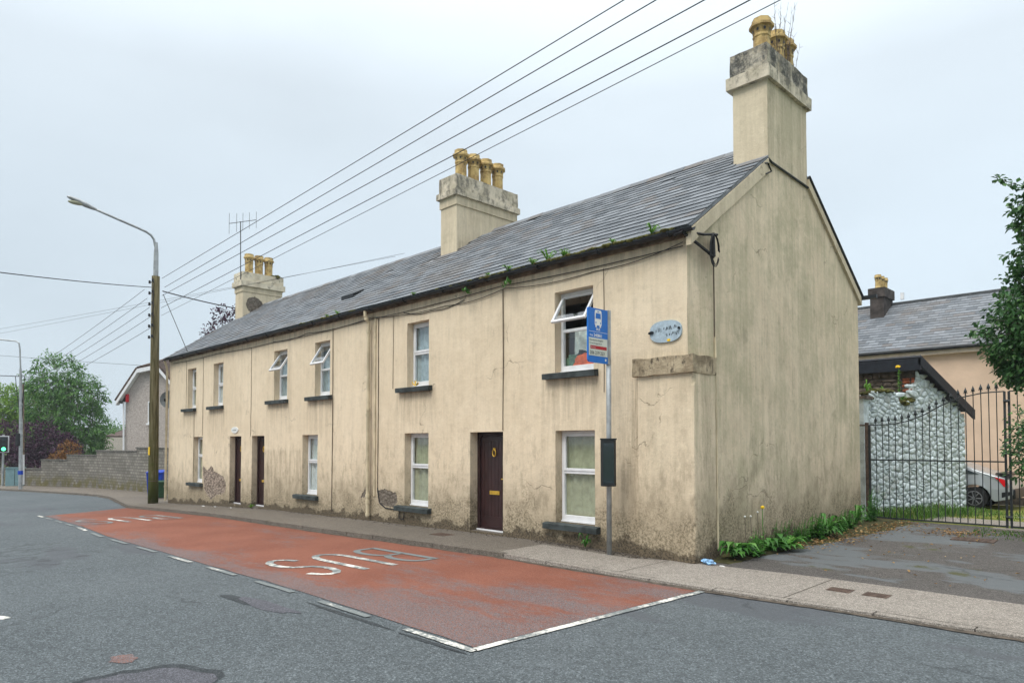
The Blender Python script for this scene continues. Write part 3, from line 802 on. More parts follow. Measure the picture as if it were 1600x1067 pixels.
# verge boards on the gable
def barge(y0, z0, y1, z1, wd, name, mat, off):
    d = Vector((0, y1 - y0, z1 - z0)).normalized()
    mb = MB(); n = 14
    for i in range(n + 1):
        t = i / n; y = y0 + (y1 - y0) * t; z = z0 + (z1 - z0) * t
        for xx in (XG - .05, XG + off): mb.v += [(xx, y, z - .055), (xx, y, z - .055 - wd - .01 * nz(y, 2, 0, 2))]
    for i in range(n):
        o = i * 4
        mb.f += [(o + 2, o + 3, o + 7, o + 6), (o, o + 2, o + 6, o + 4), (o + 1, o + 5, o + 7, o + 3), (o, o + 4, o + 5, o + 1)]
    mb.f += [(0, 1, 3, 2), (n * 4, n * 4 + 2, n * 4 + 3, n * 4 + 1)]
    k2 = len(mb.v); mb.at = {'hag': [3.] * k2, 'stain': [.25] * k2, 'peel': [-1.5] * k2, 'moss': [.15] * k2}
    return mb.build(name, mat, house)
barge(EY + .02, EZ, 2.49, roofz(2.49), .24, 'bargeboard', 'chimney_render', .035)
barge(7.0, 5.02, 4.2, roofz(4.2), .17, 'bargeboard', 'chimney_render', .05)
MB().tube([(XG + .05, 4.2, roofz(4.2) - .01), (XG + .05, 7.05, 5.0)], .03, 6).build('verge_trim', 'gutter_black', house)
MB().box(XG - .02, XG + .35, 6.98, 7.07, 4.92, 5.0).build('rear_gutter', 'gutter_black', house)
# flashing at the foot of the gable chimney
MB().tube([(XG + .02, 2.49, 6.78), (XG + .025, 2.62, 6.74), (XG + .025, 4.2, 6.70)], .022, 6).build('chimney_flashing', 'gutter_black', house)
# eaves: fascia board, gutter with brackets and unions
MB().box(XL + .02, XF - .02, -.05, -.002, 4.87, 4.98).build('fascia', 'fascia_wood', house)
mb = MB(); n = 90; seg = 8
for i in range(n + 1):
    xx = XL - .05 + (-.03 - XL + .05) * i / n; zc = 4.955 + .012 * nz(xx, 0, 0, .5); rr = .062
    for q in range(seg + 1):
        t = math.pi + math.pi * q / seg
        mb.v.append((xx, -.185 + rr * math.cos(t), zc + rr * math.sin(t)))
    for q in range(seg, -1, -1):
        t = math.pi + math.pi * q / seg
        mb.v.append((xx, -.185 + (rr - .008) * math.cos(t), zc + (rr - .008) * math.sin(t) + .001))
k2 = 2 * (seg + 1)
for i in range(n):
    for q in range(k2): mb.f.append((i * k2 + q, i * k2 + (q + 1) % k2, (i + 1) * k2 + (q + 1) % k2, (i + 1) * k2 + q))
mb.f += [tuple(range(k2)), tuple(range(n * k2, n * k2 + k2))[::-1]]
gut = mb.build('gutter', 'gutter_black', house)
for i in range(17):
    xx = -22.2 + i * 1.36
    MB().tube([(xx, -.185 - .07 * math.cos(t), 4.955 - .072 * math.sin(t)) for t in [math.pi * q / 8 for q in range(9)]], .012, 5).build('gutter_bracket', 'gutter_black', gut)
# downpipes
mb = MB()
mb.tube([(-8.84, -.185, 4.9), (-8.84, -.18, 4.78), (-8.84, -.09, 4.62), (-8.84, -.085, 4.5), (-8.84, -.085, -.0)], .040, 8)
for zz in (4.72, 4.42, 2.55, 2.42, .5, .36, .06): mb.tube([(-8.84, -.085 if zz < 4.6 else -.15, zz - .035), (-8.84, -.085 if zz < 4.6 else -.15, zz + .035)], .052, 8)
mb.build('downpipe', 'pipe_cream', house, smooth=False)
mb = MB(); mb.tube([(-22.85, -.185, 4.9), (-22.85, -.1, 4.66), (-22.85, -.08, 4.5), (-22.85, -.08, -.45)], .045, 8)
for zz in (4.4, 2.3, .1): mb.tube([(-22.85, -.08, zz - .03), (-22.85, -.08, zz + .03)], .058, 8)
mb.build('downpipe', 'pipe_cream', house)
mb = MB(); mb.box(-8.68, -8.625, -.03, -.0, .5, 4.75); mb.build('pipe_board', 'pipe_cream', house)

# chimneys
def pot_mb(c, h, r0, r1, rot):
    mb = MB()
    mb.lathe([(r0 * 1.12, 0), (r0 * 1.12, .05), (r0 * 1.0, .08), (r0 * .97, h * .56), (r0 * 1.06, h * .58), (r0 * 1.06, h * .62), (r0 * .99, h * .64), (r0 * 1.12, h * .78), (r1, h * .80), (r1 * 1.0, h * .86), (r0 * 1.14, h * .90), (r0 * 1.12, h), (r0 * .9, h), (r0 * .86, h * .9)], c, 8, rot)
    return mb
def pot(parent, c, h, r0=.155, r1=.225):
    mb = pot_mb(c, h, r0, r1, R(22.5))
    o = mb.build('chimney_pot', 'pot', parent)
    ho = MB()
    for i in range(8):
        t = R(45 * i); rr = r0 * 1.035
        d = Vector((math.cos(t), math.sin(t), 0)); cc = Vector(c) + d * rr + Vector((0, 0, h * .715)); sd2 = Vector((-d.y, d.x, 0))
        ho.add([cc + (sd2 * math.cos(q) * .024 + Vector((0, 0, 1)) * math.sin(q) * .032) for q in [2 * math.pi * z / 8 for z in range(8)]], [tuple(range(8))])
        off = d * .006; ho.v[-8:] = [tuple(Vector(p) + off) for p in ho.v[-8:]]
    ho.build('pot_hole', 'trim_dark', parent)
    return o
def block(x0, x1, y0, y1, z0, z1, parent, name, mat, amp=.006, fn=None):
    return rough_box(x0, x1, y0, y1, z0, z1, .09, amp, fn or (lambda x, y, z: (3, .3, -1.5, .3))).build(name, mat, parent)
# gable stack
c1 = rough_box(-.77, XG + .012, 2.5, 4.19, 6.705, 8.25, .09, .003, lambda x, y, z: (3, .15 if x < -.15 else .3, -1.5, .10 if x < -.15 else .5)).build('chimney', 'chimney_render', house)
block(-.765, -.17, 2.505, 4.185, 6.2, 6.72, c1, 'chimney_base', 'chimney_render', .0)
block(-.86, -.045, 2.41, 4.28, 8.22, 8.44, c1, 'chimney_band', 'lichen_mid', .007)
block(-.81, -.10, 2.47, 4.23, 8.44, 8.86, c1, 'chimney_head', 'lichen_block', .012)
for y in (3.02, 3.62, 4.02): pot(c1, (-.45, y, 8.84), .80)
# middle stack
c2 = rough_box(-9.32, -8.66, 2.5, 4.72, 6.3, 8.12, .1, .003, lambda x, y, z: (3, .25 + .4 * math.exp(-(z - 6.8) / .5) * (x > -8.7), -1.5, .08)).build('chimney', 'chimney_render', house)
block(-9.35, -8.63, 2.47, 4.75, 8.10, 8.34, c2, 'chimney_collar', 'chimney_render', .004)
block(-9.41, -8.57, 2.40, 4.82, 8.34, 8.50, c2, 'chimney_band', 'lichen_mid', .006)
block(-9.36, -8.62, 2.46, 4.77, 8.50, 8.92, c2, 'chimney_head', 'lichen_mid', .008)
for y in (2.92, 3.38, 3.84, 4.30): pot(c2, (-8.98, y, 8.90), .85, .165, .235)
# far stack, bare patch of missing render on its flank
def a_c3(x, y, z):
    pe = sdp(y, z, [(2.72, 7.66), (3.0, 7.74), (3.3, 7.60), (3.35, 7.45), (3.55, 7.42), (3.6, 7.2), (2.9, 6.9), (2.68, 7.25), (2.62, 7.4)]) / .3 if x > -22.2 else -1.5
    return (3, .2, pe, .06)
c3 = rough_box(-22.80, -22.10, 2.5, 4.15, 6.2, 7.92, .05, .003, a_c3).build('chimney', 'chimney_render', house)
block(-22.83, -22.07, 2.47, 4.18, 7.90, 8.12, c3, 'chimney_collar', 'chimney_render', .004)
block(-22.91, -21.99, 2.39, 4.27, 8.12, 8.34, c3, 'chimney_band', 'lichen_light', .006)
block(-22.86, -22.04, 2.45, 4.21, 8.34, 8.70, c3, 'chimney_head', 'lichen_light', .008)
for y in (2.90, 3.32, 3.74): pot(c3, (-22.45, y, 8.68), .86, .16, .215)

# windows
def frame_ring(mb, x0, x1, z0, z1, wd, y0, y1, wb=None):
    wb = wb or wd
    mb.box(x0, x0 + wd, y0, y1, z0, z1).box(x1 - wd, x1, y0, y1, z0, z1).box(x0 + wd, x1 - wd, y0 + .001, y1 - .001, z1 - wd, z1).box(x0 + wd, x1 - wd, y0 + .001, y1 - .001, z0, z0 + wb)
def curtain(mb, x0, x1, z0, z1, y, waves, amp=.02):
    n = max(8, int(waves * 8))
    o = len(mb.v)
    for i in range(n + 1):
        t = i / n; yy = y + amp * math.sin(t * waves * 2 * math.pi) + amp * .6 * nz(t * 9, 1)
        mb.v += [(x0 + (x1 - x0) * t, yy, z0), (x0 + (x1 - x0) * t, yy + .01, z1)]
    for i in range(n): mb.f.append((o + 2 * i, o + 2 * i + 2, o + 2 * i + 3, o + 2 * i + 1))
def window(a, b, z0, z1, r, sill, opened=0, cur=('curtain_net', 0, 1), cur2=None, split=.5):
    y0 = r - .0; mb = MB()
    a2, b2 = a + .004, b - .004
    frame_ring(mb, a2, b2, z0 + .045, z1 - .004, .055, y0, y0 + .07, .09)
    zt = z0 + (z1 - z0) * (1 - split)
    mb.box(a2 + .055, b2 - .055, y0 + .002, y0 + .068, zt - .028, zt + .028)
    mb.box(a2, b2, y0 - .03, y0 + .06, z0 + .012, z0 + .045)
    wn = mb.build('window', 'pvc', house, bevel=.006)
    MB().box(a2 + .055, b2 - .055, y0 + .035, y0 + .041, z0 + .135, zt - .028).build('pane', 'glass', wn)
    # top hung light
    sx0, sx1, sz0, sz1 = a2 + .050, b2 - .050, zt + .022, z1 - .052
    sb = MB(); frame_ring(sb, sx0, sx1, sz0, sz1, .048, y0 - .012, y0 + .038)
    gb = MB().box(sx0 + .048, sx1 - .048, y0 + .012, y0 + .018, sz0 + .048, sz1 - .048)
    if opened:
        mt = Matrix.Translation((0, y0, sz1)) @ Matrix.Rotation(R(-opened), 4, 'X') @ Matrix.Translation((0, -y0, -sz1))
        for q in (sb, gb): q.v = [tuple(mt @ Vector(p)) for p in q.v]
    sb.build('top_sash', 'pvc', wn, bevel=.005); gb.build('pane', 'glass', wn)
    if opened:
        st = MB(); zz = sz0 + .03
        for xx in (sx0 + .03, sx1 - .03): st.tube([(xx, y0 + .02, zz + .1), mt @ Vector((xx, y0 + .03, zz + .25))], .007, 5)
        st.build('sash_stay', 'aluminium', wn)
    if cur:
        cb = MB(); curtain(cb, a - .1 + (b - a + .2) * cur[1], a - .1 + (b - a + .2) * cur[2], z0 - .05, z1 + .05, y0 + .095, 4, .02); cb.build('curtain', cur[0], wn)
    if cur2:
        cb = MB(); curtain(cb, a - .1 + (b - a + .2) * cur2[1], a - .1 + (b - a + .2) * cur2[2], z0 - .05, z1 + .05, y0 + .11, 4, .012); cb.build('curtain', cur2[0], wn)
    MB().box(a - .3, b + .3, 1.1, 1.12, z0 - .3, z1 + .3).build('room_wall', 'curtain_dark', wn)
    sx = MB(); n = 8
    for i in range(n + 1):
        xx = sill[0] + (sill[1] - sill[0]) * i / n; j1 = .006 * nz(xx, 4, 0, 6)
        sx.v += [(xx, -.115 + j1, sill[2] - .105 + j1), (xx, -.12 + j1, sill[2] - .012), (xx, -.10, sill[2]), (xx, .03, sill[2] + .012), (xx, .03, sill[2] - .10)]
    for i in range(n):
        for q in range(5): sx.f.append((i * 5 + q, i * 5 + (q + 1) % 5, i * 5 + 5 + (q + 1) % 5, i * 5 + 5 + q))
    sx.f += [tuple(range(5))[::-1], tuple(range(n * 5, n * 5 + 5))]
    sx.build('sill', 'sill', wn)
    return wn
ucfg = [dict(cur=('curtain_green', 0, 1)), dict(cur=('curtain_net', 0, 1)), dict(opened=34, cur=('curtain_sky_tint', 0, .85)), dict(opened=32, cur=('curtain_sky_tint', 0, .7)),
        dict(cur=('curtain_sky_tint', 0, 1), split=.47), dict(opened=33, cur=None, split=.47)]
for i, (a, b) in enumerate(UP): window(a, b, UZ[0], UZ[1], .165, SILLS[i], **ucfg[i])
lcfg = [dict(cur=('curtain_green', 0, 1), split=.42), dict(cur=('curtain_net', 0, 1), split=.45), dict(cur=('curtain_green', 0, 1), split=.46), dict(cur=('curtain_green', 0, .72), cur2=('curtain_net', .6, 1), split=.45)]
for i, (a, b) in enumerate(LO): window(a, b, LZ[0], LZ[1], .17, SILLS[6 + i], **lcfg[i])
# things lying inside the open upper window
def lump(c, rx, ry, rz, seed, nu=18, nv=10, amp=.25):
    mb = MB(); o = 0
    for i in range(nv + 1):
        ph = math.pi * i / nv - math.pi / 2
        for j in range(nu):
            t = 2 * math.pi * j / nu; d = (math.cos(ph) * math.cos(t), math.cos(ph) * math.sin(t), math.sin(ph))
            k2 = 1 + amp * nz(d[0] * 2 + seed, d[1] * 2, d[2] * 2) + amp * .5 * nz(d[0] * 6 + seed, d[1] * 6, d[2] * 6)
            mb.v.append((c[0] + d[0] * rx * k2, c[1] + d[1] * ry * k2, c[2] + d[2] * rz * k2))
    for i in range(nv):
        for j in range(nu): mb.f.append((i * nu + j, i * nu + (j + 1) % nu, (i + 1) * nu + (j + 1) % nu, (i + 1) * nu + j))
    return mb
tag(lump((-2.42, .31, 3.13), .42, .09, .21, 2).build('clothes_bundle', 'orange_cloth', origin=(-2.42, .46, 2.95), smooth=True), 'orange bundle behind the glass of the open upper window by the bus sign', 'bundle')
tag(lump((-2.80, .31, 3.14), .17, .08, .20, 6).build('clothes_bundle', 'green_cloth', origin=(-2.82, .42, 2.95), smooth=True), 'small green bundle left of the orange one behind the upper window', 'bundle')
wc = MB(); curtain(wc, -2.78, -2.0, 3.32, 3.80, .36, 4, .035); wc.v = [(x, y, z + (.10 * math.sin(x * 9) if z < 3.5 else 0)) for x, y, z in wc.v]
tag(wc.build('white_cloth', 'white_cloth', origin=(-2.30, .36, 3.4), smooth=True), 'crumpled white cloth above the orange bundle in the upper window', 'cloth')
# yellow flower head dropped on a sill
mb = MB()
for i in range(7):
    t = i * .9; mb.quad((-7.0, -.05, 3.0), (-7.0 + .10 * math.cos(t), -.05 + .04 * math.sin(t), 3.05 + .05 * (i % 3)), (-7.0 + .14 * math.cos(t + .4), -.05 + .05 * math.sin(t + .4), 3.09 + .03 * (i % 2)), (-7.0 + .09 * math.cos(t + .8), -.05 + .04 * math.sin(t + .8), 3.04))
tag(mb.build('flower_head', 'yellow_petal', origin=(-7.0, -.05, 3.0)), 'wilted yellow flower lying on an upper window sill', 'flower')

# doors
def door(a, b, z0, r, nm):
    y0 = r; fm = MB(); frame_ring(fm, a + .004, b - .004, z0 + .03, DT - .004, .075, y0, y0 + .09, .03)
    d = MB(); da, db, dz0, dz1 = a + .082, b - .082, z0 + .065, DT - .085
    y1 = y0 + .035
    d.box(da, db, y1 + .012, y1 + .05, dz0, dz1)
    d.box(da, da + .10, y1, y1 + .012, dz0, dz1).box(db - .10, db, y1, y1 + .012, dz0, dz1).box(da + .10, db - .10, y1, y1 + .012, dz1 - .10, dz1).box(da + .10, db - .10, y1, y1 + .012, dz0, dz0 + .22)
    n = 6; wd = (db - da - .20) / n
    for i in range(n): d.box(da + .10 + wd * i + .004, da + .10 + wd * (i + 1) - .004, y1 + .004, y1 + .012, dz0 + .22, dz1 - .10)
    dd = d.build('door', 'door_maroon', house)
    fm.build('door_frame', 'door_frame_paint', dd)
    cx = (da + db) / 2
    MB().box(cx - .14, cx + .14, y1 - .012, y1 + .004, dz0 + .66, dz0 + .735).build('letterbox', 'brass', dd, bevel=.004)
    kn = MB(); kz = dz1 - .33
    kn.tube([(cx + .045 * math.sin(t), y1 - .02, kz + .07 * math.cos(t)) for t in [2 * math.pi * i / 12 for i in range(13)]], .012, 6)
    kn.lathe([(.0, -.02), (.03, -.01), (.03, .02), (0, .035)], (cx, y1 - .012, kz + .07), 8); kn.build('knocker', 'brass', dd)
    MB().tube([(db - .045, y1 + .0, dz0 + .98), (db - .045, y1 - .05, dz0 + .98), (db - .16, y1 - .05, dz0 + .98)], .011, 6).build('door_handle', 'brass', dd)
    MB().box(a + .01, b - .01, y0 - .03, y0 + .06, z0 + .005, z0 + .03).build('threshold', 'white_paint', dd)
    MB().box(a + .002, b - .002, y0 - .165, y0 + .12, z0 - .25, z0 + .003).build('door_step', 'pavement', dd)
for a, b, z in DO: door(a, b, z, .20 if a > -6 else .17, '')

# wall cables
def cable(pts, r, mat='wall_cable', parent=None, sub=6, name='wall_cable', sag=0):
    P = [Vector(p) for p in pts]; o = []
    for i in range(len(P) - 1):
        for s in range(sub):
            t = s / sub; p = P[i].lerp(P[i + 1], t); p.z -= sag * math.sin(math.pi * t); o.append(p)
    o.append(P[-1]); return MB().tube(o, r, 5).build(name, mat, parent or house)
cable([(-22.4, -.02, 4.78), (-18, -.02, 4.76), (-14, -.03, 4.70), (-8.9, -.03, 4.72), (-4.3, -.03, 4.78), (-.3, -.03, 4.74)], .008, 'cable', sag=.03)
cable([(-14, -.02, 4.72), (-12, -.02, 4.74), (-8.8, -.03, 4.76), (-6, -.02, 4.64), (-4.2, -.03, 4.72), (-2.0, -.02, 4.66), (-.3, -.03, 4.80)], .007, 'cable', sag=.06)
cable([(-7.5, -.02, 4.70), (-6.5, -.02, 4.60), (-5.4, -.02, 4.68)], .008, 'cable', sag=.05)
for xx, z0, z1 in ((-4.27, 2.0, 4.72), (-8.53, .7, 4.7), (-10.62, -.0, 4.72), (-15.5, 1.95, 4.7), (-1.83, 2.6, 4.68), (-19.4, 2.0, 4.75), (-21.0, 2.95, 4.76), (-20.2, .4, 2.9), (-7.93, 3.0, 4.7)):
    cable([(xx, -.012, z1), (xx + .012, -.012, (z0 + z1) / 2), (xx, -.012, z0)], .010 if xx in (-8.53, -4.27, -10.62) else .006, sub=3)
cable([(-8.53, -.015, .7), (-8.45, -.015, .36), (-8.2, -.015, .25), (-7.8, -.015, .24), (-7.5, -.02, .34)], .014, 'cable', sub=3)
cable([(-7.60, -.03, .24), (-7.62, -.04, .06), (-7.45, -.04, .04), (-7.44, -.03, .20)], .010, 'cable', sub=4)
# conduit and cable on the gable
cable([(XG + .012, .56, 4.55), (XG + .012, .57, 3.4)], .009)
MB().tube([(XG + .016, .585, 3.42), (XG + .016, .60, 1.6), (XG + .016, .60, .12)], .018, 6).build('conduit', 'pipe_cream', house)
# cable bracket and loop at the corner
mb = MB()
mb.tube([(-.35, -.2, 4.88), (-.2, -.22, 4.90), (-.12, .0, 4.78), (-.05, .25, 4.66), (-.03, .40, 4.60)], .026, 6)
mb.tube([(-.22, -.2, 4.92), (-.05, .15, 4.90), (-.04, .42, 4.96), (-.03, .52, 4.97)], .02, 6)
mb.tube([(-.05, .42, 4.98), (-.05, .44, 4.62)], .03, 6)
for q in range(5):
    mb.tube([(-.06 + .01 * q, .50 + (.10 + .012 * q) * math.cos(t) - .02 * q, 4.74 - .01 * q + (.22 + .01 * q) * math.sin(t)) for t in [2 * math.pi * i / 14 for i in range(14 if q % 2 else 11)]], .008, 5)
mb.build('cable_loop', 'cable', house)
cable([(XG + .01, 2.25, 6.62), (XG + .05, 2.42, 6.66), (XG + .05, 2.55, 6.55), (XG + .03, 2.35, 6.45)], .014, 'cable')
# plaques
def oval(cx, cz, rx, rz, y0, y1, mat, parent, name, rot=0, sq=2.6, n=28):
    P = []
    for i in range(n):
        t = 2 * math.pi * i / n; a = math.copysign(abs(math.cos(t)) ** (2 / sq), math.cos(t)) * rx; b = math.copysign(abs(math.sin(t)) ** (2 / sq), math.sin(t)) * rz
        P.append((cx + a * math.cos(rot) - b * math.sin(rot), cz + a * math.sin(rot) + b * math.cos(rot)))
    return MB().prism(P, lambda a, b: (a, y1, b), lambda a, b: (a, y0, b)).build(name, mat, parent)
pl = oval(-.62, 3.475, .285, .17, -.035, .02, 'plaque_blue', house, 'name_plaque'); pl['label'] = 'weathered pale blue name plaque with nearly lost lettering'
# remains of the lettering: short broken strokes
mb = MB(); rnd = random.Random(3)
for row, (zc, xa, xb) in enumerate(((3.52, -.80, -.42), (3.42, -.60, -.40))):
    xx = xa
    while xx < xb:
        h = rnd.uniform(.03, .06); t = rnd.uniform(-.4, .4); zz = zc + (xx + .6) * .10 + rnd.uniform(-.01, .01)
        for q in range(rnd.choice((1, 2, 2))):
            x2 = xx + rnd.uniform(0, .018)
            mb.quad((x2, -.038, zz - h / 2), (x2 + .008, -.038, zz - h / 2), (x2 + .008 + t * h, -.038, zz + h / 2), (x2 + t * h, -.038, zz + h / 2))
        xx += rnd.uniform(.028, .04)
mb.build('faded_lettering', 'sign_ink', pl)
oval(-.875, 3.475, .045, .022, -.06, -.03, 'trim_dark', pl, 'fixing_bolt', .2)
oval(-.372, 3.50, .018, .02, -.06, -.03, 'trim_dark', pl, 'fixing_bolt')
oval(-.56, 3.335, .03, .02, -.039, -.03, 'yellow_petal', pl, 'lichen_spot')
p2 = oval(-16.68, 2.17, .26, .10, -.02, .02, 'plaque_white', house, 'name_plaque', sq=2.1); p2['label'] = 'small white oval plaque over the two doors'
mb = MB()
for i in range(5): mb.box(-16.82 + i * .06, -16.785 + i * .06, -.024, -.018, 2.14, 2.19)
mb.build('faded_lettering', 'galv', p2)

#@STREET
# ------------------------------------------------------------------ bus stop
bs = thing('bus_stop_sign', (-1.47, -.36, PAVE(-1.47)), 'blue bus stop flag on a grey pole with a black timetable case', 'bus stop')
MB().tube([(-1.47, -.36, PAVE(-1.47) - .05), (-1.445, -.385, 3.86)], .042, 10).build('pole', 'galv', bs, smooth=True)
FX = -1.435; FY0, FY1, FZ0, FZ1 = -.93, -.435, 3.00, 3.85
P = []
for cx, cz, a0 in ((FY0 + .03, FZ1 - .03, 90), (FY0 + .05, FZ0 + .05, 180)):
    P += [(cx + (.03 if a0 == 90 else .05) * math.cos(R(a0 + 90 * i / 5)), cz + (.03 if a0 == 90 else .05) * math.sin(R(a0 + 90 * i / 5))) for i in range(6)]
P += [(FY1, FZ0), (FY1, FZ1)]
flag = MB().prism(P, lambda a, b: (FX - .012, a, b), lambda a, b: (FX + .012, a, b)).build('flag', 'sign_blue', bs)
MB().box(FX - .025, FX + .025, FY1 - .005, FY1 + .06, FZ0 - .005, FZ1 + .01).build('flag_bracket', 'galv', bs)
ins = lambda dx: (lambda u, v: (FX + .012 + dx, FY0 + u, FZ0 + v))
WD, HT = FY1 - FY0, FZ1 - FZ0
def panel(u0, u1, v0, v1, mat, name, dx): f = ins(dx); MB().quad(f(u0, v0), f(u1, v0), f(u1, v1), f(u0, v1)).build(name, mat, flag)
panel(.015, WD - .012, .105, .385, 'sign_panel', 'route_panel', .003)
panel(.05, WD - .035, .21, .262, 'sign_red', 'operator_bar', .005)
panel(.015, WD - .012, .478, .483, 'sign_white', 'rule_line', .003)
# bus pictogram
f = ins(.003); cu = WD / 2 + .0
body = [(-.085, .60), (-.085, .76)] + [(-.085 + .03 - .03 * math.cos(R(a)), .79 + .035 * math.sin(R(a))) for a in (20, 50, 80)] + [(.085 - .03 + .03 * math.cos(R(a)), .79 + .035 * math.sin(R(a))) for a in (80, 50, 20)] + [(.085, .76), (.085, .60), (.078, .585), (.07, .585), (.07, .555), (.035, .555), (.035, .585), (-.035, .585), (-.035, .555), (-.07, .555), (-.07, .585), (-.078, .585)]
MB().quad(*[f(cu + a, b) for a, b in body]).build('bus_symbol', 'sign_white', flag)
f5 = ins(.005)
MB().quad(*[f5(cu + a, b) for a, b in ((-.066, .69), (.066, .69), (.060, .775), (-.060, .775))]).quad(*[f5(cu + a, b) for a, b in ((-.03, .793), (.03, .793), (.025, .805), (-.025, .805))]).build('symbol_window', 'sign_blue', flag)
for sgn in (-1, 1): MB().quad(*[f5(cu + sgn * .058 + .012 * math.cos(R(a)), .625 + .015 * math.sin(R(a))) for a in range(0, 360, 45)]).build('symbol_light', 'sign_blue', flag)
def sign_text(t, size, u, v, mat, align='LEFT', dx=.003, th=1):
    f = ins(dx); text_mb(t, size, lambda a, b: f(u + a, v + b), align, th).build('sign_lettering', mat, flag)
sign_text('BUS', .055, cu, .505, 'sign_white', 'CENTER', th=.001)
sign_text('Stop', .045, .035, .41, 'sign_white', th=.0005)
sign_text('240861', .072, .135, .402, 'sign_white', th=.0012)
sign_text('Hawthorne Heights', .042, .03, .335, 'sign_ink', dx=.005)
sign_text('Cross Douglas Road', .036, .03, .288, 'sign_ink', dx=.005)
sign_text('Bus Eireann', .026, .06, .228, 'sign_white', dx=.007)
sign_text('206 219 223', .073, .038, .128, 'sign_ink', dx=.005, th=.001)
f = ins(.003); MB().quad(*[f(WD - .06 + .02 * math.cos(R(a)), .055 + .022 * math.sin(R(a))) for a in range(0, 360, 40)]).build('sign_mark', 'sign_panel', flag)
# timetable case
cs = MB()
hexp = [(-.12, -.03), (-.09, -.07), (.09, -.07), (.12, -.03), (.12, .05), (-.12, .05)]
ca = R(42); rotp = lambda a, b: (-1.455 + .02 + a * math.cos(ca) - b * math.sin(ca), -.42 + a * math.sin(ca) + b * math.cos(ca))
cs.prism(hexp, lambda a, b: (*rotp(a, b), 1.07), lambda a, b: (*rotp(a, b), 1.80)); case = cs.build('timetable_case', 'black_plastic', bs, bevel=.008)
MB().prism([(-.085, -.074), (.085, -.074), (.085, -.071), (-.085, -.071)], lambda a, b: (*rotp(a, b), 1.12), lambda a, b: (*rotp(a, b), 1.75)).build('case_window', 'dark_glass', case)
MB().prism([(-.128, -.075), (.128, -.075), (.128, .055), (-.128, .055)], lambda a, b: (*rotp(a, b), 1.80), lambda a, b: (*rotp(a, b), 1.825)).build('case_lid', 'black_plastic', case)

# ------------------------------------------------------------------ utility pole with street lamp
PB = (-23.05, -.45, -.56); PT = Vector((-22.80, -.56, 8.10))
up = thing('utility_pole', PB, 'tall mossy wooden utility pole with a street lamp arm at its top', 'utility pole')
pts = [Vector(PB).lerp(PT, t) for t in (-.02, .1, .3, .6, 1)]
MB().tube(pts, [.185, .18, .17, .155, .14], 14).build('post', 'wood_pole', up, smooth=True)
MB().tube([PT - Vector((0, 0, .35)), PT + Vector((0, 0, .9)), PT + Vector((0, 0, 1.3))], [.10, .085, .05], 8).build('lamp_sleeve', 'galv', up)
arm = [PT + Vector((0, 0, 1.0))] + [Vector((-22.82, y, z)) for y, z in ((-.60, 9.30), (-.64, 9.5), (-.74, 9.64), (-.92, 9.74), (-1.2, 9.82), (-1.9, 10.0), (-2.66, 10.2))]
MB().tube(arm, .045, 8).build('lamp_arm', 'galv', up, smooth=True)
hd = Vector((0, -.966, .257)); h0 = Vector((-22.82, -2.6, 10.19)); lh = MB()
def ell(c, w2, hup, hdn, n=10): 
    s2 = Vector((1, 0, 0)); u2 = Vector((0, .257, .966))
    return [c + s2 * w2 * math.cos(2 * math.pi * i / n) + u2 * (hup if math.sin(2 * math.pi * i / n) > 0 else hdn) * math.sin(2 * math.pi * i / n) for i in range(n)]
rings = [ell(h0 + hd * d, a, b, c) for d, a, b, c in ((0, .05, .05, .05), (.12, .07, .07, .07), (.35, .11, .10, .09), (.6, .13, .10, .05), (.85, .10, .07, .03), (.93, .04, .03, .01))]
for i, r_ in enumerate(rings): lh.v += [tuple(p) for p in r_]
for i in range(5):
    for j in range(10): lh.f.append((i * 10 + j, i * 10 + (j + 1) % 10, i * 10 + 10 + (j + 1) % 10, i * 10 + 10 + j))
lh.f.append(tuple(range(50, 60)))
lhm = lh.build('lamp_head', 'galv', up, smooth=True)
bl = lump(h0 + hd * .62 + Vector((0, -.01, -.075)), .11, .27, .07, 1, amp=0); bl.build('lamp_bowl', 'curtain_green', lhm, smooth=True)
for i in range(6):
    zz = 7.85 - i * .42 if i < 5 else 5.75; c0 = Vector(PB).lerp(PT, (zz + .56) / 8.66)
    for sgn in (-1, 1):
        MB().tube([c0 + Vector((0, -.05, 0)), c0 + Vector((.02 * sgn, -.16 * 1, .0)) + Vector((.16 * sgn, 0, .03))], .022, 6).tube([c0 + Vector((.18 * sgn, -.16, -.02)), c0 + Vector((.18 * sgn, -.16, .09))], .04, 8).build('insulator', 'trim_dark', up)
for q in range(4):
    MB().tube([PT + Vector((.14, -.14, -.1 - q * .3)), PT + Vector((.22, -.16, -.35 - q * .4)), PT + Vector((.17, -.12, -.7 - q * .4)), PT + Vector((.12, -.1, -1.2 - q * .4))], .012, 5).build('pole_cable', 'cable', up)
MB().box(-23.02, -22.88, -.66, -.64, 1.3, 1.6).build('warning_plate', 'yellow_petal', up)
MB().tube([Vector(PB).lerp(PT, .10), Vector(PB).lerp(PT, .103)], .186, 14).build('pole_band', 'cover_iron', up)

# overhead wires
def wire(A, B, r, label, group='overhead wires', sag=0, n=24):
    A, B = Vector(A), Vector(B); P = []
    for i in range(n + 1):
        t = i / n; p = A.lerp(B, t); p.z -= sag * 4 * t * (1 - t); P.append(p)
    mb = MB().tube(P, r, 5)
    return tag(mb.build('overhead_wire', 'cable', origin=tuple(A)), label, 'wire', group)
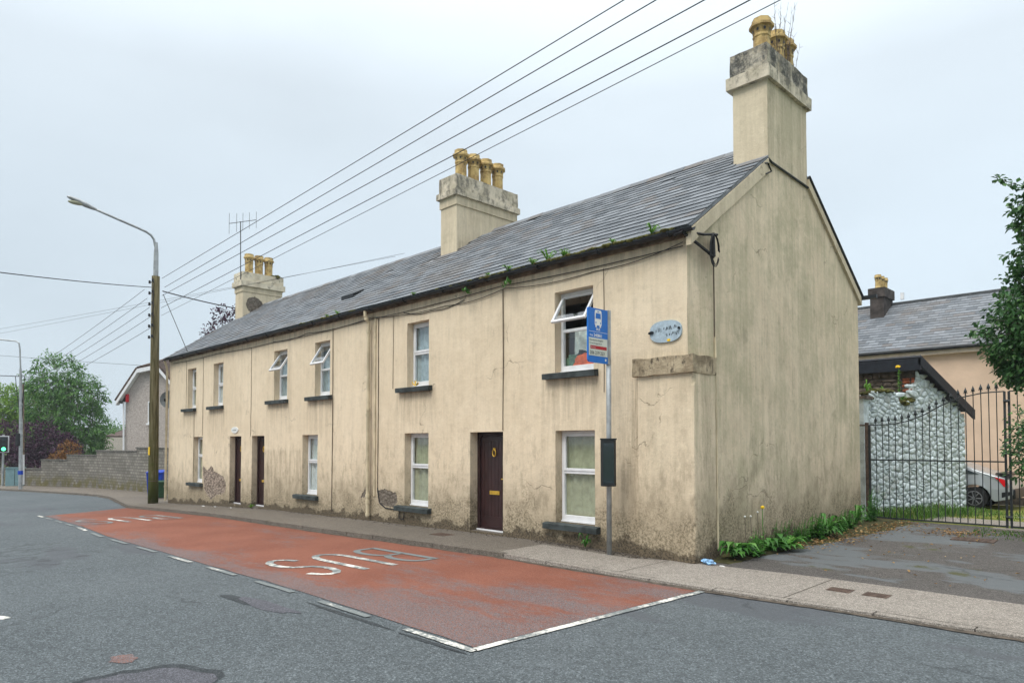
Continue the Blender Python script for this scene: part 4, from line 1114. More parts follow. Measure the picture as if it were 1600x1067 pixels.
#@WIRES
CO = Vector((5.23, -9.14, 1.75)); yw, pt = R(45.373), R(1.822)
FW = Vector((-math.sin(yw) * math.cos(pt), math.cos(yw) * math.cos(pt), math.sin(pt))); RT = Vector((math.cos(yw), math.sin(yw), 0)); UPV = RT.cross(FW)
def ray(x, y): return FW + RT * ((x - 800) / 1072.2) - UPV * ((y - 658) / 1072.2)
def atY(x, y, Y): d = ray(x, y); return CO + d * ((Y - CO.y) / d.y)
def atD(x, y, D): return CO + ray(x, y) * D
W1 = ['top', 'second', 'third', 'fourth', 'lowest and thinnest']
for i, ((xa, ya), xb) in enumerate(zip(((253, 435), (257, 449), (253, 462), (252, 481), (252, 493)), (972, 1022, 1097, 1168, 1215))):
    A = atY(xa, ya, -.6); B = atY(xb, 0, -1.1 - .06 * i); B2 = A + (B - A) * 1.7
    wire(A, B2, .0085 if i < 4 else .006, 'the %s of five parallel wires rising from the utility pole to the right' % W1[i], sag=.02)
for i, ya in enumerate((452, 466, 480, 493, 508)):
    A = atY(226 + (4 * i), ya, -.75); B = atD(34 + 3 * i, 588 + 7 * i, 37.0)
    wire(A, B, .008, 'the %s of five wires running left from the utility pole to the far lamp column' % ['top', 'second', 'third', 'fourth', 'lowest'][i], sag=.1)
wire(atY(238, 449, -.6), atD(-60, 418, 17), .014, 'dark cable spanning from the utility pole to the left across the road', sag=.05)
wire(atY(254, 455, -.6), (-22.8, 2.45, 7.3), .022, 'thick black cable from the utility pole to the far chimney', sag=.03)
wire(atY(255, 460, -.6), (-20.6, -.1, 4.98), .012, 'thin slanting stay cable from the utility pole to the eaves', sag=0)
for i, ya in enumerate((524, 532)):
    wire(atD(-60, ya, 34), (-12.6 + .5 * i, 3.3, 7.62), .005, 'the %s of two faint wires crossing behind the utility pole to the ridge' % ('upper', 'lower')[i], sag=.05)
wire(atD(-40, 552, 40), atD(222, 571, 37), .009, 'faint level wire ending at the grey house behind the pole', sag=.03)
wire(atD(-20, 586, 36), atD(30, 588, 36.9), .02, 'short dark cable from the left to the far lamp column', sag=.0)

# television aerial on the far chimney
ae = thing('television_aerial', (-22.12, 2.44, 8.28), 'thin metal television aerial on a mast at the far chimney', 'aerial')
MB().tube([(-22.12, 2.42, 8.15), (-22.2, 2.42, 10.75)], .02, 6).build('mast', 'dark_grey_metal', ae)
MB().tube([(-22.25, 1.98, 10.58), (-22.15, 3.05, 10.95)], .014, 5).build('boom', 'dark_grey_metal', ae)
for t, h in ((0, .42), (.27, .38), (.5, .36), (.74, .34), (1, .34)):
    p = Vector((-22.25, 1.98, 10.58)).lerp(Vector((-22.15, 3.05, 10.95)), t)
    MB().tube([p - Vector((0, 0, h)), p + Vector((0, 0, h))], .008, 5).build('element', 'dark_grey_metal', ae)

# ------------------------------------------------------------------ left background
bw = thing('boundary_wall', (-35, 1.7, -.7), 'stepped grey block boundary wall with dark coping beyond the terrace', 'wall')
WP = [((-26.5, 2.42), (-33.08, 1.92), 1.475), ((-33.08, 1.92), (-38.12, 1.34), 1.30), ((-38.12, 1.34), (-40.96, .5), 1.03), ((-40.96, .5), (-42.8, -.41), .74), ((-42.8, -.41), (-48, -3.0), .20)]
for (A, B, top) in WP:
    d = Vector((B[0] - A[0], B[1] - A[1])).normalized(); nn = Vector((-d.y, d.x)) * -.11
    L = (Vector(B) - Vector(A)).length
    me_o = MB().box(0, L, -.11, .11, -1.3 + 0, top); o = me_o.build('wall_section', 'block_wall', bw)
    mt = Matrix.Translation((A[0], A[1], 0)) @ Matrix.Rotation(math.atan2(d.y, d.x), 4, 'Z'); o.matrix_basis = mt
    o = MB().box(-.03, L + .03, -.15, .15, top + .002, top + .07).build('coping', 'block_coping', bw); o.matrix_basis = mt
# pebbledashed house
gh = thing('pebbledash_house', (-33, 9, -1), 'grey pebbledashed house with white bargeboards behind the utility pole', 'house')
gn = Vector((.72, -.69, 0)).normalized()
def onPl(x, y, D0=41):
    p0 = atD(228, 640, D0); d = ray(x, y); return CO + d * ((p0 - CO).dot(gn) / d.dot(gn))
GP = [onPl(196, 720), onPl(300, 720), onPl(300, 620), onPl(281, 612), onPl(249, 575), onPl(219, 580), onPl(196, 618)]
back = -gn * 9
mb = MB(); n = len(GP); mb.v = [tuple(p) for p in GP] + [tuple(p + back) for p in GP]
mb.f = [tuple(range(n))] + [(i, n + i, n + (i + 1) % n, (i + 1) % n) for i in range(n)]
mb.v = [(x, y, max(z, -1.3) if i % n > 1 else -1.3) for i, (x, y, z) in enumerate(mb.v)]
mb.build('wall', 'pebbledash', gh)
def slab(P, th, name, mat, par_, over=Vector((0, 0, 0))):
    nrm = (P[1] - P[0]).cross(P[2] - P[0]).normalized(); nrm = nrm if nrm.z > 0 else -nrm
    q = [p + nrm * th for p in P]; m2 = MB(); m = len(P)
    m2.v = [tuple(p) for p in P] + [tuple(p) for p in q]
    m2.f = [tuple(range(m)), tuple(range(m, 2 * m))[::-1]] + [(i, m + i, m + (i + 1) % m, (i + 1) % m) for i in range(m)]
    return m2.build(name, mat, par_)
fr_ = gn * .35
eL, kL, kR, eR = onPl(186, 627), onPl(219, 577), onPl(249, 571), onPl(283, 611)
rid = (kL + kR) / 2 - gn * 2.2 + Vector((0, 0, .75)); ridb = rid - gn * 7
slab([eL + fr_, kL + fr_, rid, ridb, eL + back], .12, 'roof', 'roof_tile_brown', gh)
slab([eR + fr_, kR + fr_, rid, ridb, eR + back], .12, 'roof', 'roof_tile_brown', gh)
slab([kL + fr_, kR + fr_, rid], .12, 'roof', 'roof_tile_brown', gh)
for a, b in ((eL, kL), (kL, kR), (kR, eR)):
    a2, b2 = a + gn * .36, b + gn * .36; dn = Vector((0, 0, -.24))
    m2 = MB(); m2.v = [tuple(p) for p in (a2, b2, b2 + dn, a2 + dn, a, b, b + dn, a + dn)]; m2.f = [(0, 1, 2, 3), (7, 6, 5, 4), (0, 4, 5, 1), (3, 2, 6, 7), (0, 3, 7, 4), (1, 5, 6, 2)]
    m2.build('bargeboard', 'white_paint', gh)
ax = (onPl(240, 640) - onPl(230, 640)).normalized()
def gbox(px0, px1, py0, py1, out0, out1, name, mat, parent):
    c = [onPl(px0, py1), onPl(px1, py1), onPl(px1, py0), onPl(px0, py0)]; m2 = MB()
    m2.v = [tuple(p + gn * out0) for p in c] + [tuple(p + gn * out1) for p in c]
    m2.f = [(3, 2, 1, 0), (4, 5, 6, 7), (0, 1, 5, 4), (1, 2, 6, 5), (2, 3, 7, 6), (3, 0, 4, 7)]; return m2.build(name, mat, parent)
wn = gbox(231.5, 243, 627, 661, .0, .05, 'window', 'white_paint', gh)
gbox(233.2, 236.6, 629, 659, .05, .06, 'pane', 'dark_glass', wn); gbox(238.2, 241.6, 629, 659, .05, .06, 'pane', 'dark_glass', wn); gbox(230, 244.5, 661, 664, 0, .14, 'sill', 'white_paint', wn)
gbox(197.5, 201.5, 616, 628, 0, .10, 'alarm_box', 'alarm_red', gh)
MB().tube([onPl(194.5, 628) + gn * .1, onPl(194.5, 703) + gn * .1], .05, 6).build('downpipe', 'white_paint', gh)
MB().tube([onPl(191, 628) + gn * .2, onPl(195, 629) + gn * .35], .09, 8).build('security_light', 'dark_grey_metal', gh)
# satellite dish at the terrace's end gable
sdh = thing('satellite_dish', (-22.86, .35, 3.3), 'grey round satellite dish at the far end of the terrace', 'satellite dish')
mb = MB(); dc = Vector((-23.12, .08, 3.45)); dn = Vector((.75, -.65, .12)).normalized(); da_ = dn.cross(Vector((0, 0, 1))).normalized(); db_ = da_.cross(dn)
for rr, dd in ((0.001, -.08), (.14, -.068), (.25, -.04), (.34, 0)):
    for j in range(18): t = 2 * math.pi * j / 18; mb.v.append(tuple(dc + (da_ * math.cos(t) + db_ * math.sin(t)) * rr + dn * dd))
for i in range(3):
    for j in range(18): mb.f.append((i * 18 + j, i * 18 + (j + 1) % 18, i * 18 + 18 + (j + 1) % 18, i * 18 + 18 + j))
mb.build('dish', 'dish_grey', sdh, smooth=True)
MB().tube([dc - dn * .08, Vector((-23.0, .35, 3.35)), Vector((-22.8, .38, 3.3))], .025, 6).build('bracket', 'galv', sdh)
MB().tube([dc - db_ * .33, dc + dn * .35 - db_ * .1], .012, 5).tube([dc + dn * .35 - db_ * .14, dc + dn * .35 - db_ * .04], .03, 6).build('feed_arm', 'trim_dark', sdh)
# bungalow beyond
bg_ = thing('far_bungalow', tuple(atD(182, 700, 70)), 'small pale bungalow with brown roof seen past the grey house', 'house')
p0 = atD(163, 702, 70); p1 = atD(194, 702, 70); z1 = atD(180, 683, 70).z; zr = atD(180, 672, 70).z; inn = Vector((-.75, .65, 0)) * 6
mb = MB(); mb.v = [tuple(p) for p in (Vector((p0.x, p0.y, -1.3)), Vector((p1.x, p1.y, -1.3)), Vector((p1.x, p1.y, z1)), Vector((p0.x, p0.y, z1)))]; mb.v += [tuple(Vector(p) + inn) for p in mb.v]
mb.f = [(0, 1, 2, 3), (1, 5, 6, 2), (5, 4, 7, 6), (4, 0, 3, 7), (3, 2, 6, 7)]; mb.build('wall', 'pebbledash', bg_)
m1, m2_ = (Vector(mb.v[2]) + Vector(mb.v[6])) / 2, (Vector(mb.v[3]) + Vector(mb.v[7])) / 2; m1.z = zr; m2_.z = zr
slab([Vector(mb.v[3]), Vector(mb.v[2]), m1, m2_.lerp(m1, .3)], .15, 'roof', 'roof_tile_brown', bg_); slab([Vector(mb.v[6]), Vector(mb.v[7]), m2_.lerp(m1, .3), m1], .15, 'roof', 'roof_tile_brown', bg_); slab([Vector(mb.v[7]), Vector(mb.v[3]), m2_.lerp(m1, .3)], .15, 'roof', 'roof_tile_brown', bg_)
MB().box(m1.x - .4, m1.x + .2, m1.y - .3, m1.y + .3, zr - .5, zr + .9).build('chimney', 'pebbledash', bg_)
def wl(t, z): p = p0.lerp(p1, t); return Vector((p.x, p.y, z)) + Vector((.75, -.65, 0)) * .03
MB().quad(*[wl(t, z) for t, z in ((.42, -.2), (.55, -.2), (.55, 1.0), (.42, 1.0))]).build('window', 'dark_glass', bg_)
# bins
def wheelie(loc, rz, mat, label, s=1.0):
    t = thing('wheelie_bin', loc, label, 'bin', 'wheelie bins beside the terrace')
    T = Matrix.Rotation(rz, 4, 'Z') @ Matrix.Scale(s, 4)
    def pt_(mb): mb.v = [tuple(Vector(loc) + T @ Vector(p)) for p in mb.v]; return mb
    b = MB(); b.add([(-.24, -.27, .06), (.24, -.27, .06), (.24, .22, .06), (-.24, .22, .06), (-.29, -.34, .95), (.29, -.34, .95), (.29, .34, .95), (-.29, .34, .95)], [(0, 3, 2, 1), (4, 5, 6, 7), (0, 1, 5, 4), (1, 2, 6, 5), (2, 3, 7, 6), (3, 0, 4, 7)])
    pt_(b).build('body', mat, t, bevel=.02)
    l = MB(); l.add([(-.31, -.37, .955), (.31, -.37, .955), (.31, .36, .955), (-.31, .36, .955), (-.30, -.36, 1.0), (.30, -.36, 1.0), (.29, .36, 1.06), (-.29, .36, 1.06)], [(0, 3, 2, 1), (4, 5, 6, 7), (0, 1, 5, 4), (1, 2, 6, 5), (2, 3, 7, 6), (3, 0, 4, 7)])
    pt_(l).build('lid', mat, t, bevel=.015)
    pt_(MB().tube([(-.25, .40, .98), (.25, .40, .98)], .02, 6)).build('handle', mat, t)
    for sg in (-1, 1): pt_(MB().tube([(sg * .22, .22, .1), (sg * .28, .22, .1)], .1, 12)).build('wheel', 'rubber', t)
wheelie((-26.7, .80, G(-26.7)), R(60), 'bin_blue', 'blue wheelie bin between the utility pole and the terrace', 1.12)
wheelie((-25.9, .72, G(-25.9)), R(75), 'bin_green', 'dark green wheelie bin half hidden by the terrace corner', .72)
# traffic signal, lamp column, cabinet
tl = thing('traffic_light', (-44.5, -2.07, -.76), 'traffic signal showing green at the far left edge', 'traffic light')
zp = atD(5, 700, 40.2); tz = zp.z; tx, ty = -44.5, -2.07
MB().tube([(tx, ty, -.8), (tx, ty, tz + .8)], .06, 8).build('pole', 'galv', tl)
ta = R(-12); tr = lambda a, b, c: (tx + .15 + a * -math.sin(ta) * 1 + b * math.cos(ta), ty + a * math.cos(ta) + b * math.sin(ta), tz + c)
def tbox(a0, a1, b0, b1, c0, c1, name, mat, p):
    mb = MB().box(a0, a1, b0, b1, c0, c1); mb.v = [tr(*q) for q in mb.v]; return mb.build(name, mat, p)
tbox(-.25, .25, -.03, .0, -.25, .72, 'backing_board', 'white_paint', tl)
hd_ = tbox(-.19, .19, .0, .12, -.20, .67, 'signal_head', 'trim_dark', tl)
for q, cz in enumerate((.52, .235, -.05)):
    mb = MB().quad(*[tr(.11 * math.cos(R(a)), .125, cz + .11 * math.sin(R(a))) for a in range(0, 360, 30)]); mb.build('lens', 'signal_green' if q == 2 else 'dark_glass', hd_)
lc = thing('lamp_column', (-40.2, -1.9, -.75), 'slim grey street lamp column with cables beside the traffic signal', 'street lamp')
lp = lambda x, y, D=37.3: atD(x, y, D)
MB().tube([lp(32, 765), lp(32.5, 640), lp(32, 576)], [.10, .085, .06], 8).build('column', 'galv', lc)
MB().tube([lp(32, 578), lp(31, 545), lp(29.5, 536), lp(25, 533), lp(0, 530.5), lp(-25, 529)], .04, 8).build('lamp_arm', 'galv', lc)
MB().tube([lp(-22, 529.5), lp(-35, 528.5), lp(-46, 529)], [.06, .13, .05], 8).build('lamp_head', 'galv', lc)
for q in range(3): MB().tube([lp(31, 584 + 3 * q), lp(38 - 14 * (q % 2), 588), lp(37 - 11 * (q % 2), 610), lp(33, 640 + 20 * q)], .018, 5).build('pole_cable', 'cable', lc)
MB().tube([lp(29.5, 677), lp(29.5, 696)], .16, 8).build('signal_head', 'trim_dark', lc)
MB().tube([lp(31.8, 735), lp(31.8, 741)], .125, 8).build('control_box', 'bin_blue', lc)
wp_ = thing('timber_pole', tuple(atD(35.5, 757, 38.2)), 'short brown and white painted pole behind the lamp column', 'pole')
MB().tube([atD(35.2, 757, 38.2), atD(35.2, 710, 38.2)], .09, 8).build('lower_post', 'white_paint', wp_); MB().tube([atD(35.2, 710, 38.2), atD(34.6, 600, 38.2)], .085, 8).build('upper_post', 'fascia_wood', wp_)
cb = thing('utility_cabinet', (-44.6, -1.4, -.76), 'pale teal street cabinet at the foot of the lamp column', 'cabinet')
mb = MB().box(-.45, .45, -.2, .2, 0, 1.05); T = Matrix.Translation((-44.2, -1.5, -.77)) @ Matrix.Rotation(R(70), 4, 'Z'); mb.v = [tuple(T @ Vector(p)) for p in mb.v]; mb.build('body', 'cabinet', cb, bevel=.02)
mb = MB().box(-.48, .48, -.23, .23, 1.05, 1.09); mb.v = [tuple(T @ Vector(p)) for p in mb.v]; mb.build('lid', 'cabinet', cb)
mb = MB().box(-.01, .01, -.206, -.2, .05, 1.0); mb.v = [tuple(T @ Vector(p)) for p in mb.v]; mb.build('door_seam', 'trim_dark', cb)

#@RIGHT
# ------------------------------------------------------------------ right background: peach house
ph = thing('peach_house', (1, 18, 0), 'peach rendered house with slate roof behind the iron gate', 'house')
PY, PE, PRY, PRZ, PX0, PX1 = 14.6, 4.62, 17.7, 6.64, -9.0, 7.5
mb = MB(); mb.add([(PX0, PY, -.2), (PX1, PY, -.2), (PX1, PY, PE), (PX0, PY, PE), (PX0, 20.8, -.2), (PX1, 20.8, -.2), (PX1, 20.8, PE), (PX0, 20.8, PE), (PX0, PRY, PRZ - .05), (PX1, PRY, PRZ - .05)],
    [(0, 1, 2, 3), (1, 5, 6, 9, 2), (5, 4, 7, 6), (4, 0, 3, 8, 7)]); mb.build('wall', 'peach', ph)
MB().box(PX0, PX1, PY - .03, PY, -.1, .22).build('plinth', 'mortar_brown', ph)
prf = slab([Vector((PX0, PY - .2, PE - .05)), Vector((PX1, PY - .2, PE - .05)), Vector((PX1, PRY, PRZ)), Vector((PX0, PRY, PRZ))], .05, 'roof', 'slate', ph)
slab([Vector((PX1, 21.0, PE - .05)), Vector((PX0, 21.0, PE - .05)), Vector((PX0, PRY, PRZ)), Vector((PX1, PRY, PRZ))], .05, 'rear_roof', 'slate', ph)
pa = math.atan2(PRZ - PE + .05, PRY - PY + .2); pl_ = math.hypot(PRZ - PE + .05, PRY - PY + .2)
mb = MB(); rX = Matrix.Rotation(pa, 4, 'X'); c_ = 0
s = 0
while s < pl_ - .05:
    x = -4.6 + (.14 if c_ % 2 else 0)
    while x < 4.5:
        mt = Matrix.Translation((x, PY - .2 + s * math.cos(pa) - .03, PE - .05 + s * math.sin(pa) + .04)) @ rX @ Matrix.Rotation(R(random.gauss(0, .4)), 4, 'Z')
        mb.add([mt @ Vector(p) for p in sl_mb.v], sl_mb.f); x += SW
    s += .20; c_ += 1
o = mb.build('slates', 'slate', prf); o['kind'] = 'stuff'
MB().box(PX0, PX1, PRY - .1, PRY + .1, PRZ + .0, PRZ + .11).build('ridge', 'dark_grey_metal', prf, bevel=.03)
MB().tube([(PX0, PY - .26, PE - .03), (PX1, PY - .26, PE - .03)], .06, 8).build('gutter', 'gutter_black', ph)
MB().box(PX0, PX1, PY - .19, PY - .003, PE - .20, PE - .08).build('fascia', 'peach_trim', ph)
pc = rough_box(-3.02, -2.58, 16.75, 17.75, 5.6, 6.85, .1, .006, lambda x, y, z: (3, .3, 0, .3)).build('chimney', 'dark_render', ph)
rough_box(-3.07, -2.53, 16.70, 17.80, 6.85, 7.18, .1, .006, lambda x, y, z: (3, .3, 0, .3)).build('chimney_head', 'dark_render', pc)
for y in (16.92, 17.27, 17.62): pot(pc, (-2.8, y, 7.17), .50, .095, .125)
MB().tube([(1.85, PY - .08, -.1), (1.85, PY - .08, PE - .2)], .045, 8).build('downpipe', 'peach_trim', ph)
fl = MB().box(.93, 1.16, PY - .22, PY - .08, 4.02, 4.20); fl.build('flood_light', 'dark_grey_metal', ph)
MB().box(-2.18, -2.08, 17.2, 17.3, 6.75, 6.98).build('roof_aerial_box', 'white_paint', ph)

# ------------------------------------------------------------------ stone shed
A2 = Vector((-.42, 8.2)); dsh = Vector((1.12, 3.81)).normalized(); nsh = Vector((dsh.y, -dsh.x)); SLEN = 4.08
sh = thing('stone_shed', (-.5, 11, 0), 'whitewashed rubble stone shed with black fascia and monopitch roof', 'shed')
def SW3(s, z, o=0): p = A2 + dsh * s + nsh * o; return Vector((p.x, p.y, z))
CS = 1.98
def shtop(s): return lerp(s, [0, .2, .22, .4, .42, 1.24, 1.26, 1.5, 1.96, 1.98, SLEN], [2.82, 2.80, 2.94, 2.95, 3.00, 3.0, 2.78, 2.70, 2.86, 3.60, 2.48])
mb = MB(); ss = [i * SLEN / 60 for i in range(61)]
for s in ss: mb.v += [tuple(SW3(s, -.1)), tuple(SW3(s, shtop(s) - .04)), tuple(SW3(s, shtop(s) - .04, -.4)), tuple(SW3(s, -.1, -.4))]
for i in range(60):
    o = i * 4; mb.f += [(o, o + 4, o + 5, o + 1), (o + 1, o + 5, o + 6, o + 2), (o + 2, o + 6, o + 7, o + 3)]
mb.f += [(0, 1, 2, 3), (240, 243, 242, 241)]
swall = mb.build('wall', 'whitewash_mortar', sh)
def rubble(parent, fpos, W, topf, rows, wrange, mat, seed, depth=.05, z0=0.0, cap=10**9, name='stone'):
    rnd = random.Random(seed); z = z0; cnt = 0
    while z < 4:
        h = rnd.uniform(*rows); s = rnd.uniform(-.1, 0)
        any_ = False
        while s < W:
            wd = rnd.uniform(*wrange); a, b = max(0, s), min(W, s + wd)
            c0, c1 = z + rnd.uniform(-.02, .02), z + h + rnd.uniform(-.02, .02)
            tm = min(topf(a + .01), topf(b - .01)) if b > a else 0
            if b - a > .05 and c0 < tm - .04:
                any_ = True; c1 = min(c1, tm); n = 8; P = []
                for i in range(n):
                    t = 2 * math.pi * (i + .5) / n; ex = .62
                    u = math.copysign(abs(math.cos(t)) ** ex, math.cos(t)) * (.97 + rnd.uniform(-.10, .06)); v = math.copysign(abs(math.sin(t)) ** ex, math.sin(t)) * (.97 + rnd.uniform(-.10, .06))
                    P.append(((a + b) / 2 + u * (b - a) / 2, (c0 + c1) / 2 + v * (c1 - c0) / 2))
                cx, cz = (a + b) / 2, (c0 + c1) / 2; d1 = depth * rnd.uniform(.5, 1.2); m2 = MB()
                vs_ = [fpos(u, v, -.02) for u, v in P] + [fpos(cx + (u - cx) * .86, cz + (v - cz) * .86, d1 * .7) for u, v in P] + [fpos(cx + (u - cx) * .45 + rnd.uniform(-.01, .01), cz + (v - cz) * .45, d1) for u, v in P]
                m2.add(vs_, [(i, (i + 1) % n, n + (i + 1) % n, n + i) for i in range(n)] + [(n + i, n + (i + 1) % n, 2 * n + (i + 1) % n, 2 * n + i) for i in range(n)] + [tuple(range(2 * n, 3 * n))])
                m2.build(name, mat, parent); cnt += 1
            s += wd
        z += h
        if not any_ and z > z0 + .5: break
    return cnt
def vstones(parent, fpos, W, H, topf, n, mat, seed, depth=.05, asp=1.45, gap=.009):
    rnd = random.Random(seed); pts = []
    while len(pts) < n:      # best candidate sampling gives uneven but well spread stones
        best = None; bd = -1
        for q in range(1 if rnd.random() < .45 else 3):
            p = (rnd.uniform(0, W), rnd.uniform(-.05, H))
            if p[1] > topf(p[0]): continue
            d = min([math.hypot((p[0] - a) / asp, p[1] - b) for a, b in pts] or [1])
            if d > bd: bd, best = d, p
        if best: pts.append(best)
    small = MB(); done = []
    for i, (px_, pz_) in enumerate(pts):
        tp = topf(px_)
        x_lo = 1.98 if (px_ > 1.98 and W > 4) else 0
        poly = [(max(x_lo, px_ - .6), max(-.06, pz_ - .5)), (min(W, px_ + .6), max(-.06, pz_ - .5)), (min(W, px_ + .6), min(tp, pz_ + .5)), (max(x_lo, px_ - .6), min(tp, pz_ + .5))]
        for j, (qx, qz) in enumerate(pts):
            if j == i or abs(qx - px_) > 1 or abs(qz - pz_) > .8: continue
            mx_, mz_ = (px_ + qx) / 2, (pz_ + qz) / 2; nx_, nz_ = (qx - px_) / asp ** 2, qz - pz_
            new = []
            for k2 in range(len(poly)):
                a, b = poly[k2], poly[(k2 + 1) % len(poly)]
                da, db = (a[0] - mx_) * nx_ + (a[1] - mz_) * nz_, (b[0] - mx_) * nx_ + (b[1] - mz_) * nz_
                if da <= 0: new.append(a)
                if da * db < 0: t = da / (da - db); new.append((a[0] + (b[0] - a[0]) * t, a[1] + (b[1] - a[1]) * t))
            poly = new
            if len(poly) < 3: break
        if len(poly) < 3: continue
        # soften: insert edge midpoints, pull the corners in
        P = []; m = len(poly); cx = sum(p[0] for p in poly) / m; cz = sum(p[1] for p in poly) / m
        for k2 in range(m):
            a, b = poly[k2], poly[(k2 + 1) % m]
            for t in (.25, .75): P.append((a[0] + (b[0] - a[0]) * t, a[1] + (b[1] - a[1]) * t))
        sz = max(.03, math.sqrt((max(p[0] for p in P) - min(p[0] for p in P)) * (max(p[1] for p in P) - min(p[1] for p in P)))); sh_ = 1 - gap * 2 / sz
        P = [(cx + (u - cx) * sh_ * rnd.uniform(.94, 1.02), cz + (v - cz) * sh_ * rnd.uniform(.94, 1.02)) for u, v in P]
        n2 = len(P); d1 = depth * rnd.uniform(.35, 1.25); tu, tv = rnd.uniform(-.14, .14), rnd.uniform(-.14, .14)
        f3 = lambda k3, dd: [fpos(cx + (u - cx) * k3, cz + (v - cz) * k3, dd + ((u - cx) * tu + (v - cz) * tv) * k3 * .5 + rnd.uniform(-.003, .003)) for u, v in P]
        m2 = MB(); m2.add([fpos(u, v, -.02) for u, v in P] + f3(.90, d1 * .65) + f3(.5, d1), [(a, (a + 1) % n2, n2 + (a + 1) % n2, n2 + a) for a in range(n2)] + [(n2 + a, n2 + (a + 1) % n2, 2 * n2 + (a + 1) % n2, 2 * n2 + a) for a in range(n2)] + [tuple(range(2 * n2, 3 * n2))])
        done.append((sz, m2))
    done.sort(key=lambda q: -q[0])
    for q, (sz, m2) in enumerate(done):
        if q < 300: m2.build('stone', mat, parent, smooth=True)
        else: small.add(m2.v, m2.f)
    o_ = small.build('small_stones', mat, parent, smooth=True); o_['kind'] = 'stuff'
vstones(swall, lambda u, v, o: SW3(u, v, o), SLEN, 3.6, shtop, 520, 'whitewash', 5, .030)
NST = 0 and rubble(swall, lambda u, v, o: SW3(u, v, o), SLEN, shtop, (.13, .24), (.14, .34), 'whitewash', 5, .055)
fw_ = MB(); FYS = 10.12
fw_.box(-2.6, .12, FYS, FYS + .35, 0, 3.62); fwall = fw_.build('front_wall', 'mortar_brown', sh)
rubble(fwall, lambda u, v, o: Vector((-1.35 + u, FYS - o, v)), 1.15, lambda s: 3.58, (.09, .17), (.16, .42), 'brown_stone', 9, .05, 2.45)
rubble(fwall, lambda u, v, o: Vector((-.19 + u, FYS - o, v)), .30, lambda s: 3.40, (.085, .10), (.18, .24), 'brick_red', 12, .03, 3.05, name='brick')
MB().box(-2.7, .30, 9.90, 9.96, 3.56, 3.86).build('fascia', 'fascia_navy', sh)
rS0 = Vector((.30, 9.9, 3.88)); rS1 = Vector((.93, 12.33, 2.58)); lft = Vector((-3.2, 0, 0))
slab([rS0 + lft, rS0, rS1, rS1 + lft], .05, 'roof', 'fascia_navy', sh)
m2 = MB(); dn = Vector((0, 0, -.20)); inw = Vector((-.05, .0, 0))
m2.v = [tuple(p) for p in (rS0, rS1, rS1 + dn, rS0 + dn, rS0 + inw, rS1 + inw, rS1 + inw + dn, rS0 + inw + dn)]; m2.f = [(0, 1, 2, 3), (7, 6, 5, 4), (0, 4, 5, 1), (3, 2, 6, 7), (0, 3, 7, 4), (1, 5, 6, 2)]
m2.build('verge_board', 'fascia_navy', sh)
# rendered pier with slate cap against the terrace
gp = thing('rendered_pier', (-.62, 7.95, 0), 'narrow white rendered pier with slate cap behind the terrace corner', 'pier')
rough_box(-.95, -.36, 7.85, 8.2, -.1, 2.78, .09, .006, lambda x, y, z: (3, 0, 0, 0)).build('shaft', 'whitewash', gp)
rough_box(-1.05, -.28, 7.78, 8.25, 2.78, 2.85, .09, .006, lambda x, y, z: (3, 0, 0, 0)).build('cap', 'brown_stone', gp)

# ------------------------------------------------------------------ iron gate
def gtop(x): return lerp(x, [-.2, .25, .6, .9, 1.2, 1.55, 2.0, 2.4], [2.16, 2.17, 2.24, 2.36, 2.54, 2.70, 2.79, 2.80])
gy = 7.75
def gate(x0, x1, label, first):
    g = thing('iron_gate', (x0, gy, .03), label, 'gate', 'wrought iron gate leaves')
    n = 20; MB().tube([(x0 + (x1 - x0) * i / n, gy, gtop(min(2.4, x0 + (x1 - x0) * i / n) if first else 2.4) ) for i in range(n + 1)], .014, 6).build('top_rail', 'gate_iron', g)
    MB().box(x0, x1, gy - .008, gy + .008, 1.355, 1.385).build('middle_rail', 'gate_iron', g)
    MB().box(x0, x1, gy - .01, gy + .01, .05, .085).build('bottom_rail', 'gate_iron', g)
    for xx in (x0, x1):
        zt = gtop(xx) if first else 2.80
        MB().box(xx - .02, xx + .02, gy - .02, gy + .02, .03, zt).build('stile', 'gate_iron', g)
    nb = round((x1 - x0) / .134); rnd = random.Random(2)
    for i in range(1, nb):
        xx = x0 + (x1 - x0) * i / nb; zt = gtop(xx) if first else 2.80
        m2 = MB().tube([(xx, gy, .06), (xx + rnd.uniform(-.006, .006), gy, 1.37), (xx, gy, zt + .04)], .0095, 6)
        m2.build('bar', 'gate_iron', g)
        m3 = MB(); zz = zt + .03
        m3.lathe([(.010, 0), (.022, .012), (.010, .025), (.012, .04), (.034, .075), (.012, .13), (.002, .165)], (xx, gy, zz), 6)
        for sg in (-1, 1): m3.tube([(xx, gy, zz + .03), (xx + sg * .03, gy, zz + .055), (xx + sg * .036, gy, zz + .03)], .007, 5)
        m3.build('spear_head', 'gate_iron', g)
    return g
gate(-.21, 2.355, 'wide wrought iron gate leaf with swooping top rail and spear heads', True)
g2 = gate(2.43, 4.6, 'second iron gate leaf cut off by the right edge of the picture', False)
MB().box(2.30, 2.52, gy - .05, gy - .02, 1.52, 1.57).tube([(2.34, gy - .04, 2.60), (2.45, gy - .04, 2.60)], .03, 6).tube([(2.34, gy - .04, .26), (2.45, gy - .04, .26)], .03, 6).build('gate_latch', 'gate_iron', g2)
tag(MB().box(-.30, -.235, gy - .03, gy + .05, 0, 2.22).tube([(-.55, gy, 2.16), (-.24, gy, 2.16)], .02, 6).build('gate_post', 'cover_iron', origin=(-.27, gy, 0)), 'rusty brown gate post next to the terrace rear corner', 'gate post')

